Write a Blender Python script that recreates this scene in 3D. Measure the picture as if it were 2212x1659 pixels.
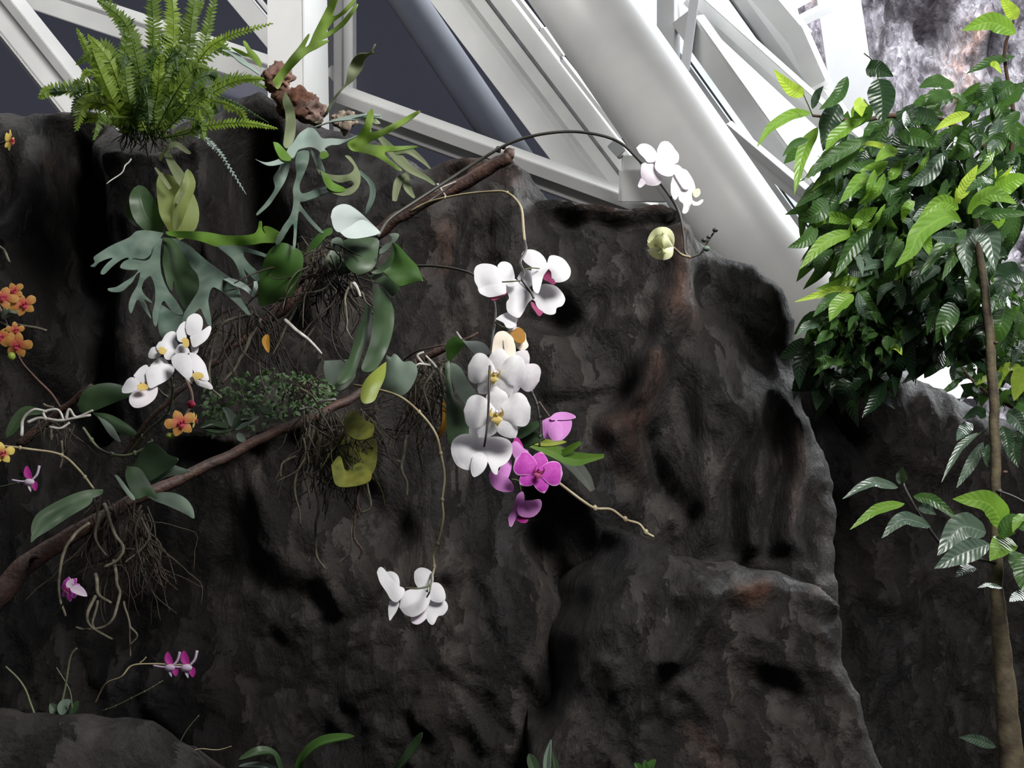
import bpy, bmesh, math, random
import numpy as np
from mathutils import Vector, Matrix, noise
R = random.Random(7)
S = bpy.context.scene
COL = S.collection
for o in list(bpy.data.objects): bpy.data.objects.remove(o)

def nvec(v):
    """repeatable three-component noise"""
    v = Vector(v); return Vector((noise.noise(v), noise.noise(v + Vector((31.7, 11.3, 5.9))), noise.noise(v + Vector((7.1, 47.9, 23.3)))))
# ------------------------------------------------------------------ camera
F = 2880.0; PITCH = math.radians(12); CAM = Vector((0, 0, 1.5))
cam = bpy.data.objects.new('camera', bpy.data.cameras.new('camera')); COL.objects.link(cam)
cam.data.sensor_width = 36; cam.data.lens = 36 * F / 2212; cam.location = CAM
cam.rotation_euler = (math.pi / 2 + PITCH, 0, 0); cam.data.clip_start = .05; cam.data.clip_end = 200
S.camera = cam
# ------------------------------------------------------------------ world, lights, exposure
w = bpy.data.worlds.new('world'); S.world = w; w.use_nodes = True
w.node_tree.nodes['Background'].inputs[0].default_value = (.062, .062, .073, 1)
w.node_tree.nodes['Background'].inputs[1].default_value = 1.0
S.view_settings.view_transform = 'Standard'; S.view_settings.look = 'None'
S.view_settings.gamma = 1; S.view_settings.use_curve_mapping = False; S.view_settings.exposure = 0.0
def area(name, loc, aim, size, power, col=(1, 1, 1), spread=180):
    l = bpy.data.lights.new(name, 'AREA'); l.energy = power; l.size = size; l.color = col
    o = bpy.data.objects.new(name, l); COL.objects.link(o); o.location = loc
    o.rotation_euler = (Vector(aim) - Vector(loc)).to_track_quat('-Z', 'Y').to_euler(); l.spread = math.radians(spread)
    return o
area('fill_front', (1.5, .0, 4.2), (.2, 2.7, 2.5), 1.3, 58, (1, .98, .95), 84)  # added fill from above the camera for the white flowers
area('skylight_back', (6.2, 7.0, 7.2), (2.2, 5.8, 3.0), 3.0, 800, (.95, .98, 1))
area('fill_far', (3.2, 8.2, 9.5), (4.0, 12.5, 4.6), 2.5, 850, (.93, .96, 1))  # added fill that brightens the far rock wall
area('fill_left', (-2.2, 3.6, 5.6), (-1.5, 5.6, 3.6), 1.5, 80, (1, .99, .97))  # added fill that lightens the white post

# ------------------------------------------------------------------ projection helpers
sp_, cp_ = math.sin(PITCH), math.cos(PITCH)
def P(px, py, d):
    x = (px - 1106) / F; y = -(py - 829.5) / F
    v = Vector((x, cp_ - y * sp_, sp_ + y * cp_))
    return CAM + v * (d / v.y)
def M(px, d): return px * d / F            # photo pixels -> metres at depth d

# ------------------------------------------------------------------ materials
def mat(name):
    m = bpy.data.materials.new(name); m.use_nodes = True
    nt = m.node_tree; return m, nt, nt.nodes['Principled BSDF']
def N(nt, typ, **kw):
    n = nt.nodes.new(typ)
    for k, v in kw.items():
        if k in n.inputs: n.inputs[k].default_value = v
        else: setattr(n, k, v)
    return n
def noise_col(nt, c1, c2, scale, lo=.35, hi=.65, detail=6, src='Object'):
    tc = N(nt, 'ShaderNodeTexCoord'); nz = N(nt, 'ShaderNodeTexNoise', Scale=scale, Detail=detail)
    nt.links.new(tc.outputs[src], nz.inputs['Vector'])
    cr = N(nt, 'ShaderNodeValToRGB'); e = cr.color_ramp.elements
    e[0].position = lo; e[1].position = hi; e[0].color = (*c1, 1); e[1].color = (*c2, 1)
    nt.links.new(nz.outputs[0], cr.inputs[0]); return cr.outputs[0], nz.outputs[0], tc
def simple(name, c1, c2=None, scale=30, rough=.5, spec=.5, bump=0, bscale=60):
    m, nt, b = mat(name)
    c2 = c2 or tuple(v * .8 for v in c1)
    col, fac, tc = noise_col(nt, c1, c2, scale)
    nt.links.new(col, b.inputs['Base Color']); b.inputs['Roughness'].default_value = rough
    b.inputs['Specular IOR Level'].default_value = spec
    if bump:
        nz = N(nt, 'ShaderNodeTexNoise', Scale=bscale, Detail=5); nt.links.new(tc.outputs['Object'], nz.inputs['Vector'])
        bp = N(nt, 'ShaderNodeBump', Strength=bump, Distance=.004)
        nt.links.new(nz.outputs[0], bp.inputs['Height']); nt.links.new(bp.outputs[0], b.inputs['Normal'])
    return m
def rock_mat(name, dark, mid, light, stain, sc=1.0, rough=.62, bstr=.9):
    m, nt, b = mat(name); L = nt.links.new
    tc = N(nt, 'ShaderNodeTexCoord')
    mp = N(nt, 'ShaderNodeMapping'); mp.inputs['Scale'].default_value = (1, 1, .55); L(tc.outputs['Object'], mp.inputs['Vector'])
    n1 = N(nt, 'ShaderNodeTexNoise', Scale=3.2 * sc, Detail=9, Roughness=.62, Distortion=.7); L(mp.outputs[0], n1.inputs['Vector'])
    cr = N(nt, 'ShaderNodeValToRGB'); e = cr.color_ramp.elements
    e[0].position = .30; e[0].color = (*dark, 1); e[1].position = .72; e[1].color = (*light, 1)
    k = e.new(.5); k.color = (*mid, 1); L(n1.outputs[0], cr.inputs[0])
    at = N(nt, 'ShaderNodeAttribute'); at.attribute_name = 'stain'
    n2 = N(nt, 'ShaderNodeTexNoise', Scale=9 * sc, Detail=6); L(mp.outputs[0], n2.inputs['Vector'])
    mr = N(nt, 'ShaderNodeMapRange'); mr.inputs[1].default_value = .35; mr.inputs[2].default_value = .6; L(n2.outputs[0], mr.inputs[0])
    mu = N(nt, 'ShaderNodeMath', operation='MULTIPLY'); L(at.outputs['Fac'], mu.inputs[0]); L(mr.outputs[0], mu.inputs[1])
    mx = N(nt, 'ShaderNodeMix', data_type='RGBA'); L(mu.outputs[0], mx.inputs[0]); L(cr.outputs[0], mx.inputs[6]); mx.inputs[7].default_value = (*stain, 1)
    L(mx.outputs[2], b.inputs['Base Color']); b.inputs['Roughness'].default_value = rough; b.inputs['Specular IOR Level'].default_value = .35
    n3 = N(nt, 'ShaderNodeTexNoise', Scale=14 * sc, Detail=10, Roughness=.68, Distortion=.4); L(mp.outputs[0], n3.inputs['Vector'])
    mv = N(nt, 'ShaderNodeMapRange'); mv.inputs[1].default_value = .36; mv.inputs[2].default_value = .64; mv.inputs[3].default_value = .55; mv.inputs[4].default_value = 1.5; L(n3.outputs[0], mv.inputs[0])
    hs = N(nt, 'ShaderNodeHueSaturation'); L(mx.outputs[2], hs.inputs['Color']); L(mv.outputs[0], hs.inputs['Value']); L(hs.outputs[0], b.inputs['Base Color'])
    n4 = N(nt, 'ShaderNodeTexVoronoi', Scale=11 * sc); nd = N(nt, 'ShaderNodeVectorMath', operation='MULTIPLY_ADD'); nd.inputs[1].default_value = (.22, .22, .22); L(n3.outputs['Color'], nd.inputs[0]); L(mp.outputs[0], nd.inputs[2]); L(nd.outputs[0], n4.inputs['Vector'])
    bp = N(nt, 'ShaderNodeBump', Strength=bstr, Distance=.055 / sc); L(n3.outputs[0], bp.inputs['Height'])
    n5 = N(nt, 'ShaderNodeTexNoise', Scale=80 * sc, Detail=4); L(tc.outputs['Object'], n5.inputs['Vector'])
    b3 = N(nt, 'ShaderNodeBump', Strength=.5, Distance=.022 / sc); L(n4.outputs[0], b3.inputs['Height']); L(bp.outputs[0], b3.inputs['Normal'])
    b2 = N(nt, 'ShaderNodeBump', Strength=.6, Distance=.005 / sc); L(n5.outputs[0], b2.inputs['Height']); L(b3.outputs[0], b2.inputs['Normal'])
    L(b2.outputs[0], b.inputs['Normal'])
    return m
def leaf_mat(name, c1, c2, rough=.4, trans=.35, tcol=None, spec=.5, vein=.5, ribs=0, midcol=None, nscale=9):
    m, nt, b = mat(name); L = nt.links.new
    col, fac, tc = noise_col(nt, c1, c2, nscale, .3, .7)
    uv = N(nt, 'ShaderNodeUVMap'); sx = N(nt, 'ShaderNodeSeparateXYZ'); L(uv.outputs[0], sx.inputs[0])
    ab = N(nt, 'ShaderNodeMath', operation='ABSOLUTE'); L(sx.outputs[0], ab.inputs[0])
    mr = N(nt, 'ShaderNodeMapRange'); mr.inputs[1].default_value = .0; mr.inputs[2].default_value = .10; mr.inputs[3].default_value = 1; mr.inputs[4].default_value = 0
    L(ab.outputs[0], mr.inputs[0])
    mu = N(nt, 'ShaderNodeMath', operation='MULTIPLY'); L(mr.outputs[0], mu.inputs[0]); mu.inputs[1].default_value = vein
    mx = N(nt, 'ShaderNodeMix', data_type='RGBA'); L(mu.outputs[0], mx.inputs[0]); L(col, mx.inputs[6])
    mc = midcol or tuple(min(1, v * 1.8) for v in c2); mx.inputs[7].default_value = (*mc, 1)
    L(mx.outputs[2], b.inputs['Base Color']); b.inputs['Roughness'].default_value = rough; b.inputs['Specular IOR Level'].default_value = spec
    # ribs: side veins
    a = N(nt, 'ShaderNodeMath', operation='MULTIPLY_ADD'); L(ab.outputs[0], a.inputs[0]); a.inputs[1].default_value = -.12; L(sx.outputs[1], a.inputs[2])
    s = N(nt, 'ShaderNodeMath', operation='MULTIPLY'); L(a.outputs[0], s.inputs[0]); s.inputs[1].default_value = 70 if ribs else 0
    sn = N(nt, 'ShaderNodeMath', operation='SINE'); L(s.outputs[0], sn.inputs[0])
    ad = N(nt, 'ShaderNodeMath', operation='MULTIPLY_ADD'); L(mr.outputs[0], ad.inputs[0]); ad.inputs[1].default_value = -1.2; L(sn.outputs[0], ad.inputs[2])
    bp = N(nt, 'ShaderNodeBump', Strength=.22 if ribs else .25, Distance=.0015 * (1 + ribs)); L(ad.outputs[0], bp.inputs['Height']); L(bp.outputs[0], b.inputs['Normal'])
    tr = N(nt, 'ShaderNodeBsdfTranslucent'); tr.inputs[0].default_value = (*(tcol or c1), 1)
    ms = N(nt, 'ShaderNodeMixShader'); ms.inputs[0].default_value = trans
    L(b.outputs[0], ms.inputs[1]); L(tr.outputs[0], ms.inputs[2]); L(ms.outputs[0], nt.nodes['Material Output'].inputs[0])
    return m
MT = {}
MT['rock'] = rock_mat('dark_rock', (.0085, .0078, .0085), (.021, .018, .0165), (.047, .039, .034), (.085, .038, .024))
MT['rock_far'] = rock_mat('far_rock', (.14, .125, .145), (.27, .25, .275), (.48, .46, .48), (.42, .27, .22), sc=1.1, rough=.8)  # haze and bloom put into the pale lavender of the far rock
MT['white'] = simple('white_paint', (.74, .74, .72), (.64, .64, .63), 3, .42, .5)
MT['white_bright'] = simple('white_glare_paint', (.9, .9, .9), (.84, .84, .84), 3, .4, .5)  # lighter copy of the white paint, blown-out brightness put into the colour
MT['seal'] = simple('dark_seal', (.12, .12, .12), (.08, .08, .08), 20, .6)
MT['steel'] = simple('grey_box', (.45, .46, .46), (.36, .37, .37), 10, .5)
MT['floor'] = simple('mulch', (.03, .022, .016), (.015, .012, .01), 20, .9, .2, .8, 30)
MT['bark'] = simple('branch_bark', (.075, .038, .028), (.03, .018, .015), 25, .6, .4, .7, 120)
MT['bark_grey'] = simple('trunk_bark', (.115, .095, .055), (.05, .038, .026), 26, .7, .3, .5, 90)
MT['bark_young'] = simple('young_bark', (.11, .06, .04), (.06, .04, .03), 22, .6, .4, .4, 90)
MT['stem'] = simple('green_stem', (.12, .15, .06), (.07, .08, .05), 20, .5)
MT['stem_dark'] = simple('dark_stem', (.045, .045, .035), (.025, .022, .02), 25, .5)
MT['stem_pale'] = simple('pale_stem', (.34, .30, .18), (.22, .17, .10), 30, .5)
MT['root'] = simple('aerial_root', (.13, .12, .085), (.04, .034, .024), 45, .7, .3, .4, 200)
MT['root_dark'] = simple('dark_root', (.055, .044, .03), (.022, .018, .013), 45, .8, .3)
MT['root_silver'] = simple('silver_root', (.50, .49, .46), (.28, .26, .23), 60, .5)
MT['moss'] = leaf_mat('moss', (.05, .065, .012), (.17, .17, .03), .7, .2, (.12, .14, .02), .2, 0, nscale=45)
MT['y'] = leaf_mat('leaf_yellow_green', (.42, .62, .06), (.55, .72, .12), .4, .45, (.55, .75, .08), .4, .5, 1, (.30, .45, .04))  # backlit glow of the leaves put into a yellow-green base colour
MT['l'] = leaf_mat('leaf_light_green', (.13, .27, .035), (.22, .38, .06), .36, .42, (.30, .55, .05), .5, .4, 1)  # backlit brightness put into the base colour
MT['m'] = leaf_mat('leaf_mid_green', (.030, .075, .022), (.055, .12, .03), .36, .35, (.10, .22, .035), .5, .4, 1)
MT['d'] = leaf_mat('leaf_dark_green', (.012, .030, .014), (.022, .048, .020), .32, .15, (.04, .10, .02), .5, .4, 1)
MT['g'] = leaf_mat('leaf_glossy_green', (.045, .08, .05), (.085, .125, .09), .34, .12, (.06, .14, .05), .6, .4, 1, (.3, .36, .3))  # grey sheen of glossy dark leaves put into the base colour
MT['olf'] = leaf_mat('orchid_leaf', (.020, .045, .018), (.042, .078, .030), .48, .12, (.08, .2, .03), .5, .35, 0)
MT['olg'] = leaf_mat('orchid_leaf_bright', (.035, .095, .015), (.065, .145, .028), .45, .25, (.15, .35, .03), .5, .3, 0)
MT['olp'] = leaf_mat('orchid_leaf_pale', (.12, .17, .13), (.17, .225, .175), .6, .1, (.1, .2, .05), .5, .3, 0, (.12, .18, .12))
MT['olw'] = leaf_mat('orchid_leaf_sheen', (.27, .33, .31), (.35, .40, .38), .6, .05, (.1, .2, .05), .6, .6, 0, (.30, .40, .34))  # light on the waxy and wet leaves put into a pale colour
MT['oly'] = leaf_mat('orchid_leaf_yellowing', (.30, .33, .06), (.18, .26, .05), .45, .3, (.4, .45, .05), .4, .4, 0)
MT['dead'] = leaf_mat('dead_leaf', (.50, .28, .04), (.30, .14, .03), .6, .3, (.6, .3, .04), .2, .2, 0)
MT['stag'] = leaf_mat('staghorn_grey', (.045, .08, .06), (.12, .165, .13), .6, .12, (.1, .22, .08), .3, .15, 0, nscale=22)
MT['stagg'] = leaf_mat('staghorn_green', (.08, .18, .025), (.15, .27, .04), .5, .3, (.2, .38, .04), .3, .2, 0)
MT['stagl'] = leaf_mat('staghorn_lime', (.20, .33, .06), (.28, .40, .10), .5, .35, (.38, .52, .10), .3, .2, 0, nscale=16)
MT['dull'] = leaf_mat('dull_frond', (.04, .045, .038), (.075, .08, .07), .7, .05, (.1, .1, .05), .2, 0, 0, nscale=20)
MT['stagp'] = leaf_mat('staghorn_pale', (.19, .26, .23), (.28, .34, .30), .6, .15, (.3, .4, .2), .3, .2, 0)
MT['stagt'] = leaf_mat('staghorn_tan', (.19, .22, .12), (.12, .15, .08), .6, .2, (.25, .3, .1), .3, .2, 0)
MT['shield'] = leaf_mat('shield_frond', (.16, .21, .08), (.26, .31, .13), .6, .3, (.45, .5, .12), .3, 0, 0)
MT['fern'] = leaf_mat('fern_green', (.065, .12, .022), (.14, .21, .04), .5, .35, (.17, .27, .04), .3, 0, 0, nscale=6)
MT['fernl'] = leaf_mat('fern_lime', (.14, .23, .03), (.22, .31, .05), .5, .4, (.26, .38, .04), .3, 0, 0, nscale=6)
MT['fernd'] = leaf_mat('fern_dark', (.035, .065, .024), (.07, .12, .04), .5, .25, (.07, .15, .03), .3, 0, 0, nscale=6)
MT['creep'] = leaf_mat('creeper_green', (.05, .10, .04), (.10, .17, .07), .5, .15, (.1, .2, .05), .4, .3, 0)
def petal_mat(name, c1, c2, edge=None, trans=.35, centre=None, nscale=14):
    m, nt, b = mat(name); L = nt.links.new
    col, fac, tc = noise_col(nt, c1, c2, nscale, .3, .7)
    uv = N(nt, 'ShaderNodeUVMap'); sx = N(nt, 'ShaderNodeSeparateXYZ'); L(uv.outputs[0], sx.inputs[0])
    out = col
    if centre:
        mr = N(nt, 'ShaderNodeMapRange'); mr.inputs[1].default_value = .12; mr.inputs[2].default_value = .62; mr.inputs[3].default_value = 1; mr.inputs[4].default_value = 0
        L(sx.outputs[1], mr.inputs[0]); mx = N(nt, 'ShaderNodeMix', data_type='RGBA'); L(mr.outputs[0], mx.inputs[0]); L(out, mx.inputs[6]); mx.inputs[7].default_value = (*centre, 1); out = mx.outputs[2]
    if edge:
        ab = N(nt, 'ShaderNodeMath', operation='ABSOLUTE'); L(sx.outputs[0], ab.inputs[0])
        mxm = N(nt, 'ShaderNodeMath', operation='MAXIMUM'); L(ab.outputs[0], mxm.inputs[0]); L(sx.outputs[1], mxm.inputs[1])
        mr = N(nt, 'ShaderNodeMapRange'); mr.inputs[1].default_value = .88; mr.inputs[2].default_value = .97; L(mxm.outputs[0], mr.inputs[0])
        mx = N(nt, 'ShaderNodeMix', data_type='RGBA'); L(mr.outputs[0], mx.inputs[0]); L(out, mx.inputs[6]); mx.inputs[7].default_value = (*edge, 1); out = mx.outputs[2]
    L(out, b.inputs['Base Color']); b.inputs['Roughness'].default_value = .55; b.inputs['Specular IOR Level'].default_value = .25
    wv = N(nt, 'ShaderNodeTexWave', Scale=5, Distortion=2.5); L(uv.outputs[0], wv.inputs['Vector'])
    bp = N(nt, 'ShaderNodeBump', Strength=.12, Distance=.002); L(wv.outputs['Fac'], bp.inputs['Height']); L(bp.outputs[0], b.inputs['Normal'])
    tr = N(nt, 'ShaderNodeBsdfTranslucent'); L(out, tr.inputs[0])
    ms = N(nt, 'ShaderNodeMixShader'); ms.inputs[0].default_value = trans
    L(b.outputs[0], ms.inputs[1]); L(tr.outputs[0], ms.inputs[2]); L(ms.outputs[0], nt.nodes['Material Output'].inputs[0])
    return m
MT['p_white'] = petal_mat('petal_white', (.84, .84, .85), (.76, .75, .78))
MT['p_blush'] = petal_mat('petal_blush', (.86, .84, .86), (.80, .73, .80))
MT['p_cream'] = petal_mat('petal_fading', (.88, .80, .68), (.80, .74, .66))
MT['p_bud'] = petal_mat('petal_cream_bud', (.86, .86, .62), (.72, .74, .40))
MT['p_purple'] = petal_mat('petal_magenta', (.50, .045, .42), (.62, .09, .55), edge=(.80, .45, .78))
MT['p_lilac'] = petal_mat('petal_lilac', (.56, .20, .55), (.66, .32, .66), edge=(.80, .55, .80))
MT['p_orange'] = petal_mat('petal_orange', (.46, .24, .05), (.42, .18, .06), edge=(.50, .34, .10), centre=(.45, .07, .06))
MT['p_yellow'] = petal_mat('petal_yellow', (.72, .60, .16), (.66, .50, .10), centre=(.5, .2, .08))
MT['p_magenta'] = petal_mat('petal_deep_magenta', (.30, .01, .18), (.42, .03, .28))
MT['p_palelilac'] = petal_mat('petal_white_lilac', (.66, .58, .66), (.52, .40, .56))
MT['lip_yellow'] = petal_mat('lip_yellow', (.72, .62, .28), (.66, .46, .10))
MT['lip_magenta'] = petal_mat('lip_magenta', (.32, .04, .13), (.42, .10, .22))
MT['lip_red'] = petal_mat('lip_red', (.40, .03, .08), (.50, .06, .12))
MT['column'] = petal_mat('column_white', (.86, .84, .86), (.80, .70, .80))

# ------------------------------------------------------------------ object helpers
def link(name, me, parent=None, m=None):
    o = bpy.data.objects.new(name, me); COL.objects.link(o)
    if m is not None and me is not None: me.materials.append(m)
    if parent is not None:
        o.parent = parent; o.matrix_parent_inverse = parent.matrix_world.inverted()
    return o
def fin(name, bm, m, parent=None, smooth=True):
    me = bpy.data.meshes.new(name); bm.normal_update(); bm.to_mesh(me); bm.free()
    if smooth: me.polygons.foreach_set('use_smooth', [True] * len(me.polygons))
    return link(name, me, parent, m)
def thing(name, label, cat, loc, group=None):
    o = bpy.data.objects.new(name, None); COL.objects.link(o); o.location = loc; o.empty_display_size = .05
    o.matrix_world = Matrix.Translation(loc)
    o['label'] = label; o['category'] = cat
    if group: o['group'] = group
    return o
def tag(o, label, cat, group=None, kind=None):
    o['label'] = label; o['category'] = cat
    if group: o['group'] = group
    if kind: o['kind'] = kind
    return o
def struct(o, label=None):
    o['kind'] = 'structure'
    if label: o['label'] = label
    return o
def nb():
    bm = bmesh.new(); bm.loops.layers.uv.new('UVMap'); return bm
def spline(pts, n):
    """Catmull-Rom through a list of equal-length vectors"""
    k = len(pts); out = []
    if k == 2: return [pts[0].lerp(pts[1], i / n) for i in range(n + 1)]
    for i in range(n + 1):
        t = i / n * (k - 1); j = min(int(t), k - 2); u = t - j
        a = pts[j - 1] if j > 0 else pts[0] * 2 - pts[1]
        b, c = pts[j], pts[j + 1]
        d = pts[j + 2] if j + 2 < k else pts[-1] * 2 - pts[-2]
        out.append(.5 * ((2 * b) + (c - a) * u + (2 * a - 5 * b + 4 * c - d) * u * u + (3 * b - a - 3 * c + d) * u ** 3))
    return out
def tube(bm, pts, r0, r1=None, n=None, seg=7, jit=0, rad=None):
    """round tube along a spline; rad = list of radii at the control points"""
    r1 = r0 if r1 is None else r1
    n = n or max(6, 5 * (len(pts) - 1)); c = spline([Vector(p) for p in pts], n)
    if jit: c = [p + nvec(p * 28) * jit for p in c]
    if rad: rr = [v.x for v in spline([Vector((r, 0, 0)) for r in rad], n)]
    else: rr = [r0 + (r1 - r0) * i / n for i in range(n + 1)]
    rings = []; ref = Vector((.31, .2, .93))
    for i in range(n + 1):
        T = (c[min(i + 1, n)] - c[max(i - 1, 0)]); T = T.normalized() if T.length > 1e-9 else Vector((0, 0, 1))
        A = T.cross(ref); A = A.normalized() if A.length > 1e-3 else T.orthogonal().normalized()
        ref = T.cross(A) * -1 if False else ref
        B = T.cross(A)
        rings.append([bm.verts.new(c[i] + (A * math.cos(q) + B * math.sin(q)) * rr[i]) for q in [2 * math.pi * s / seg for s in range(seg)]])
    for i in range(n):
        for s in range(seg):
            bm.faces.new((rings[i][s], rings[i][(s + 1) % seg], rings[i + 1][(s + 1) % seg], rings[i + 1][s]))
    bm.faces.new(rings[0][::-1]); bm.faces.new(rings[-1])
def blob(bm, c, r, seg=10, sc=(1, 1, 1), jit=0):
    g = bmesh.ops.create_icosphere(bm, subdivisions=2, radius=1)
    for v in g['verts']:
        q = v.co.copy(); k = 1 + jit * noise.noise(q * 1.7 + Vector(c) * 9)
        v.co = Vector(c) + Vector((q.x * sc[0], q.y * sc[1], q.z * sc[2])) * r * k
def prof(kind, t):
    if kind == 'orchid': return max(.0, min(1, 1.25 * (t + .12) ** .55 * (1 - t ** 3.2) ** .62)) if t < 1 else 0
    if kind == 'lance': return (math.sin(math.pi * min(1, t ** .85)) ** .8) * (1 - .25 * t)
    if kind == 'ellip': return math.sin(math.pi * t ** .9) ** .62
    if kind == 'round': return math.sin(math.pi * t ** .8) ** .5
    if kind == 'petal': return max(0, (t ** .55) * (1 - t ** 4) ** .5 * 1.15)
    if kind == 'strap': return min(1, .55 + t * 1.2) * (1 - t ** 6) ** .5
def ribbon(bm, C, W, nrm, fold=.25, wave=0, wfreq=5, ph=0, nc=4, v0=0., arch=0., curl=0.):
    """C centre points, W half-widths, nrm facing vectors. nc strips per side."""
    uvl = bm.loops.layers.uv.active; n = len(C) - 1; rows = []
    for i in range(n + 1):
        T = (C[min(i + 1, n)] - C[max(i - 1, 0)]).normalized()
        Nn = nrm if isinstance(nrm, Vector) else nrm[i]
        Nn = (Nn - T * Nn.dot(T)); Nn = Nn.normalized() if Nn.length > 1e-4 else T.orthogonal().normalized()
        Sd = T.cross(Nn).normalized(); row = []
        for j in range(-nc, nc + 1):
            v = j / nc; wv = wave * W[i] * math.sin(wfreq * 6.283 * i / n + ph + (1.3 if v > 0 else 0)) * abs(v) ** 1.5
            h = fold * abs(v) - arch * v * v + curl * v
            p = C[i] + Sd * (v * W[i] * (1 - .12 * abs(h))) + Nn * (W[i] * h + wv)
            row.append((bm.verts.new(p), v, i / n))
        rows.append(row)
    for i in range(n):
        for j in range(2 * nc):
            q = [rows[i][j], rows[i][j + 1], rows[i + 1][j + 1], rows[i + 1][j]]
            f = bm.faces.new([a[0] for a in q])
            for lp, a in zip(f.loops, q): lp[uvl].uv = (a[1], a[2])
def facing(p, tx=0, tz=0):
    v = (CAM - p).normalized(); return (v + Vector((tx, 0, tz))).normalized()
def leaf(bm, pp, hw, kind='lance', tx=0, tz=.5, fold=.22, wave=.0, wfreq=3, n=14, nc=3, arch=0, tip=0, curl=0):
    """pp = [(px,py,d),...] base to tip; hw = half width in photo pixels"""
    pts = [P(*q) for q in pp]; C = spline(pts, n); d = pp[0][2]; W = []
    for i in range(n + 1):
        t = i / n; W.append(max(.0006, M(hw, d) * prof(kind, t)))
    ribbon(bm, C, W, facing(C[n // 2], tx, tz), fold, wave, wfreq, R.random() * 6, nc, arch=arch, curl=curl)
def solid(o, th=.0015):
    md = o.modifiers.new('thickness', 'SOLIDIFY'); md.thickness = th; md.offset = 0; e = o.modifiers.new('rim', 'EDGE_SPLIT'); e.split_angle = math.radians(50); return o
def rib(bm, q, tx=0, tz=.4, fold=.12, n=None, nc=3, wave=.0, curl=0, arch=0):
    """q=[(px,py,d,halfwidth_px),...] free ribbon (staghorn lobes)"""
    n = n or 6 * (len(q) - 1)
    C = spline([P(a, b, c) for a, b, c, e in q], n)
    W = [max(.0005, v.x) for v in spline([Vector((M(e, c), 0, 0)) for a, b, c, e in q], n)]
    ribbon(bm, C, W, facing(C[n // 2], tx, tz), fold, wave, 2, R.random() * 6, nc, curl=curl, arch=arch)

# ------------------------------------------------------------------ rock masses
def sdist(X, Z, poly):
    """signed distance (inside positive) + nearest boundary point"""
    best = np.full(X.shape, 1e9); bx = np.zeros_like(X); bz = np.zeros_like(X); ins = np.zeros(X.shape, bool); k = len(poly)
    for i in range(k):
        x0, z0 = poly[i]; x1, z1 = poly[(i + 1) % k]; dx, dz = x1 - x0, z1 - z0
        t = np.clip(((X - x0) * dx + (Z - z0) * dz) / (dx * dx + dz * dz + 1e-12), 0, 1)
        qx, qz = x0 + t * dx, z0 + t * dz; d = np.hypot(X - qx, Z - qz); m_ = d < best
        best = np.where(m_, d, best); bx = np.where(m_, qx, bx); bz = np.where(m_, qz, bz)
        c = ((z0 > Z) != (z1 > Z)) & (X < (x1 - x0) * (Z - z0) / (z1 - z0 + 1e-12) + x0); ins ^= c
    return np.where(ins, best, -best), bx, bz
def seg_d(X, Z, line):
    b = np.full(X.shape, 1e9)
    for (x0, z0), (x1, z1) in zip(line[:-1], line[1:]):
        dx, dz = x1 - x0, z1 - z0; t = np.clip(((X - x0) * dx + (Z - z0) * dz) / (dx * dx + dz * dz + 1e-12), 0, 1)
        b = np.minimum(b, np.hypot(X - x0 - t * dx, Z - z0 - t * dz))
    return b
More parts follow.
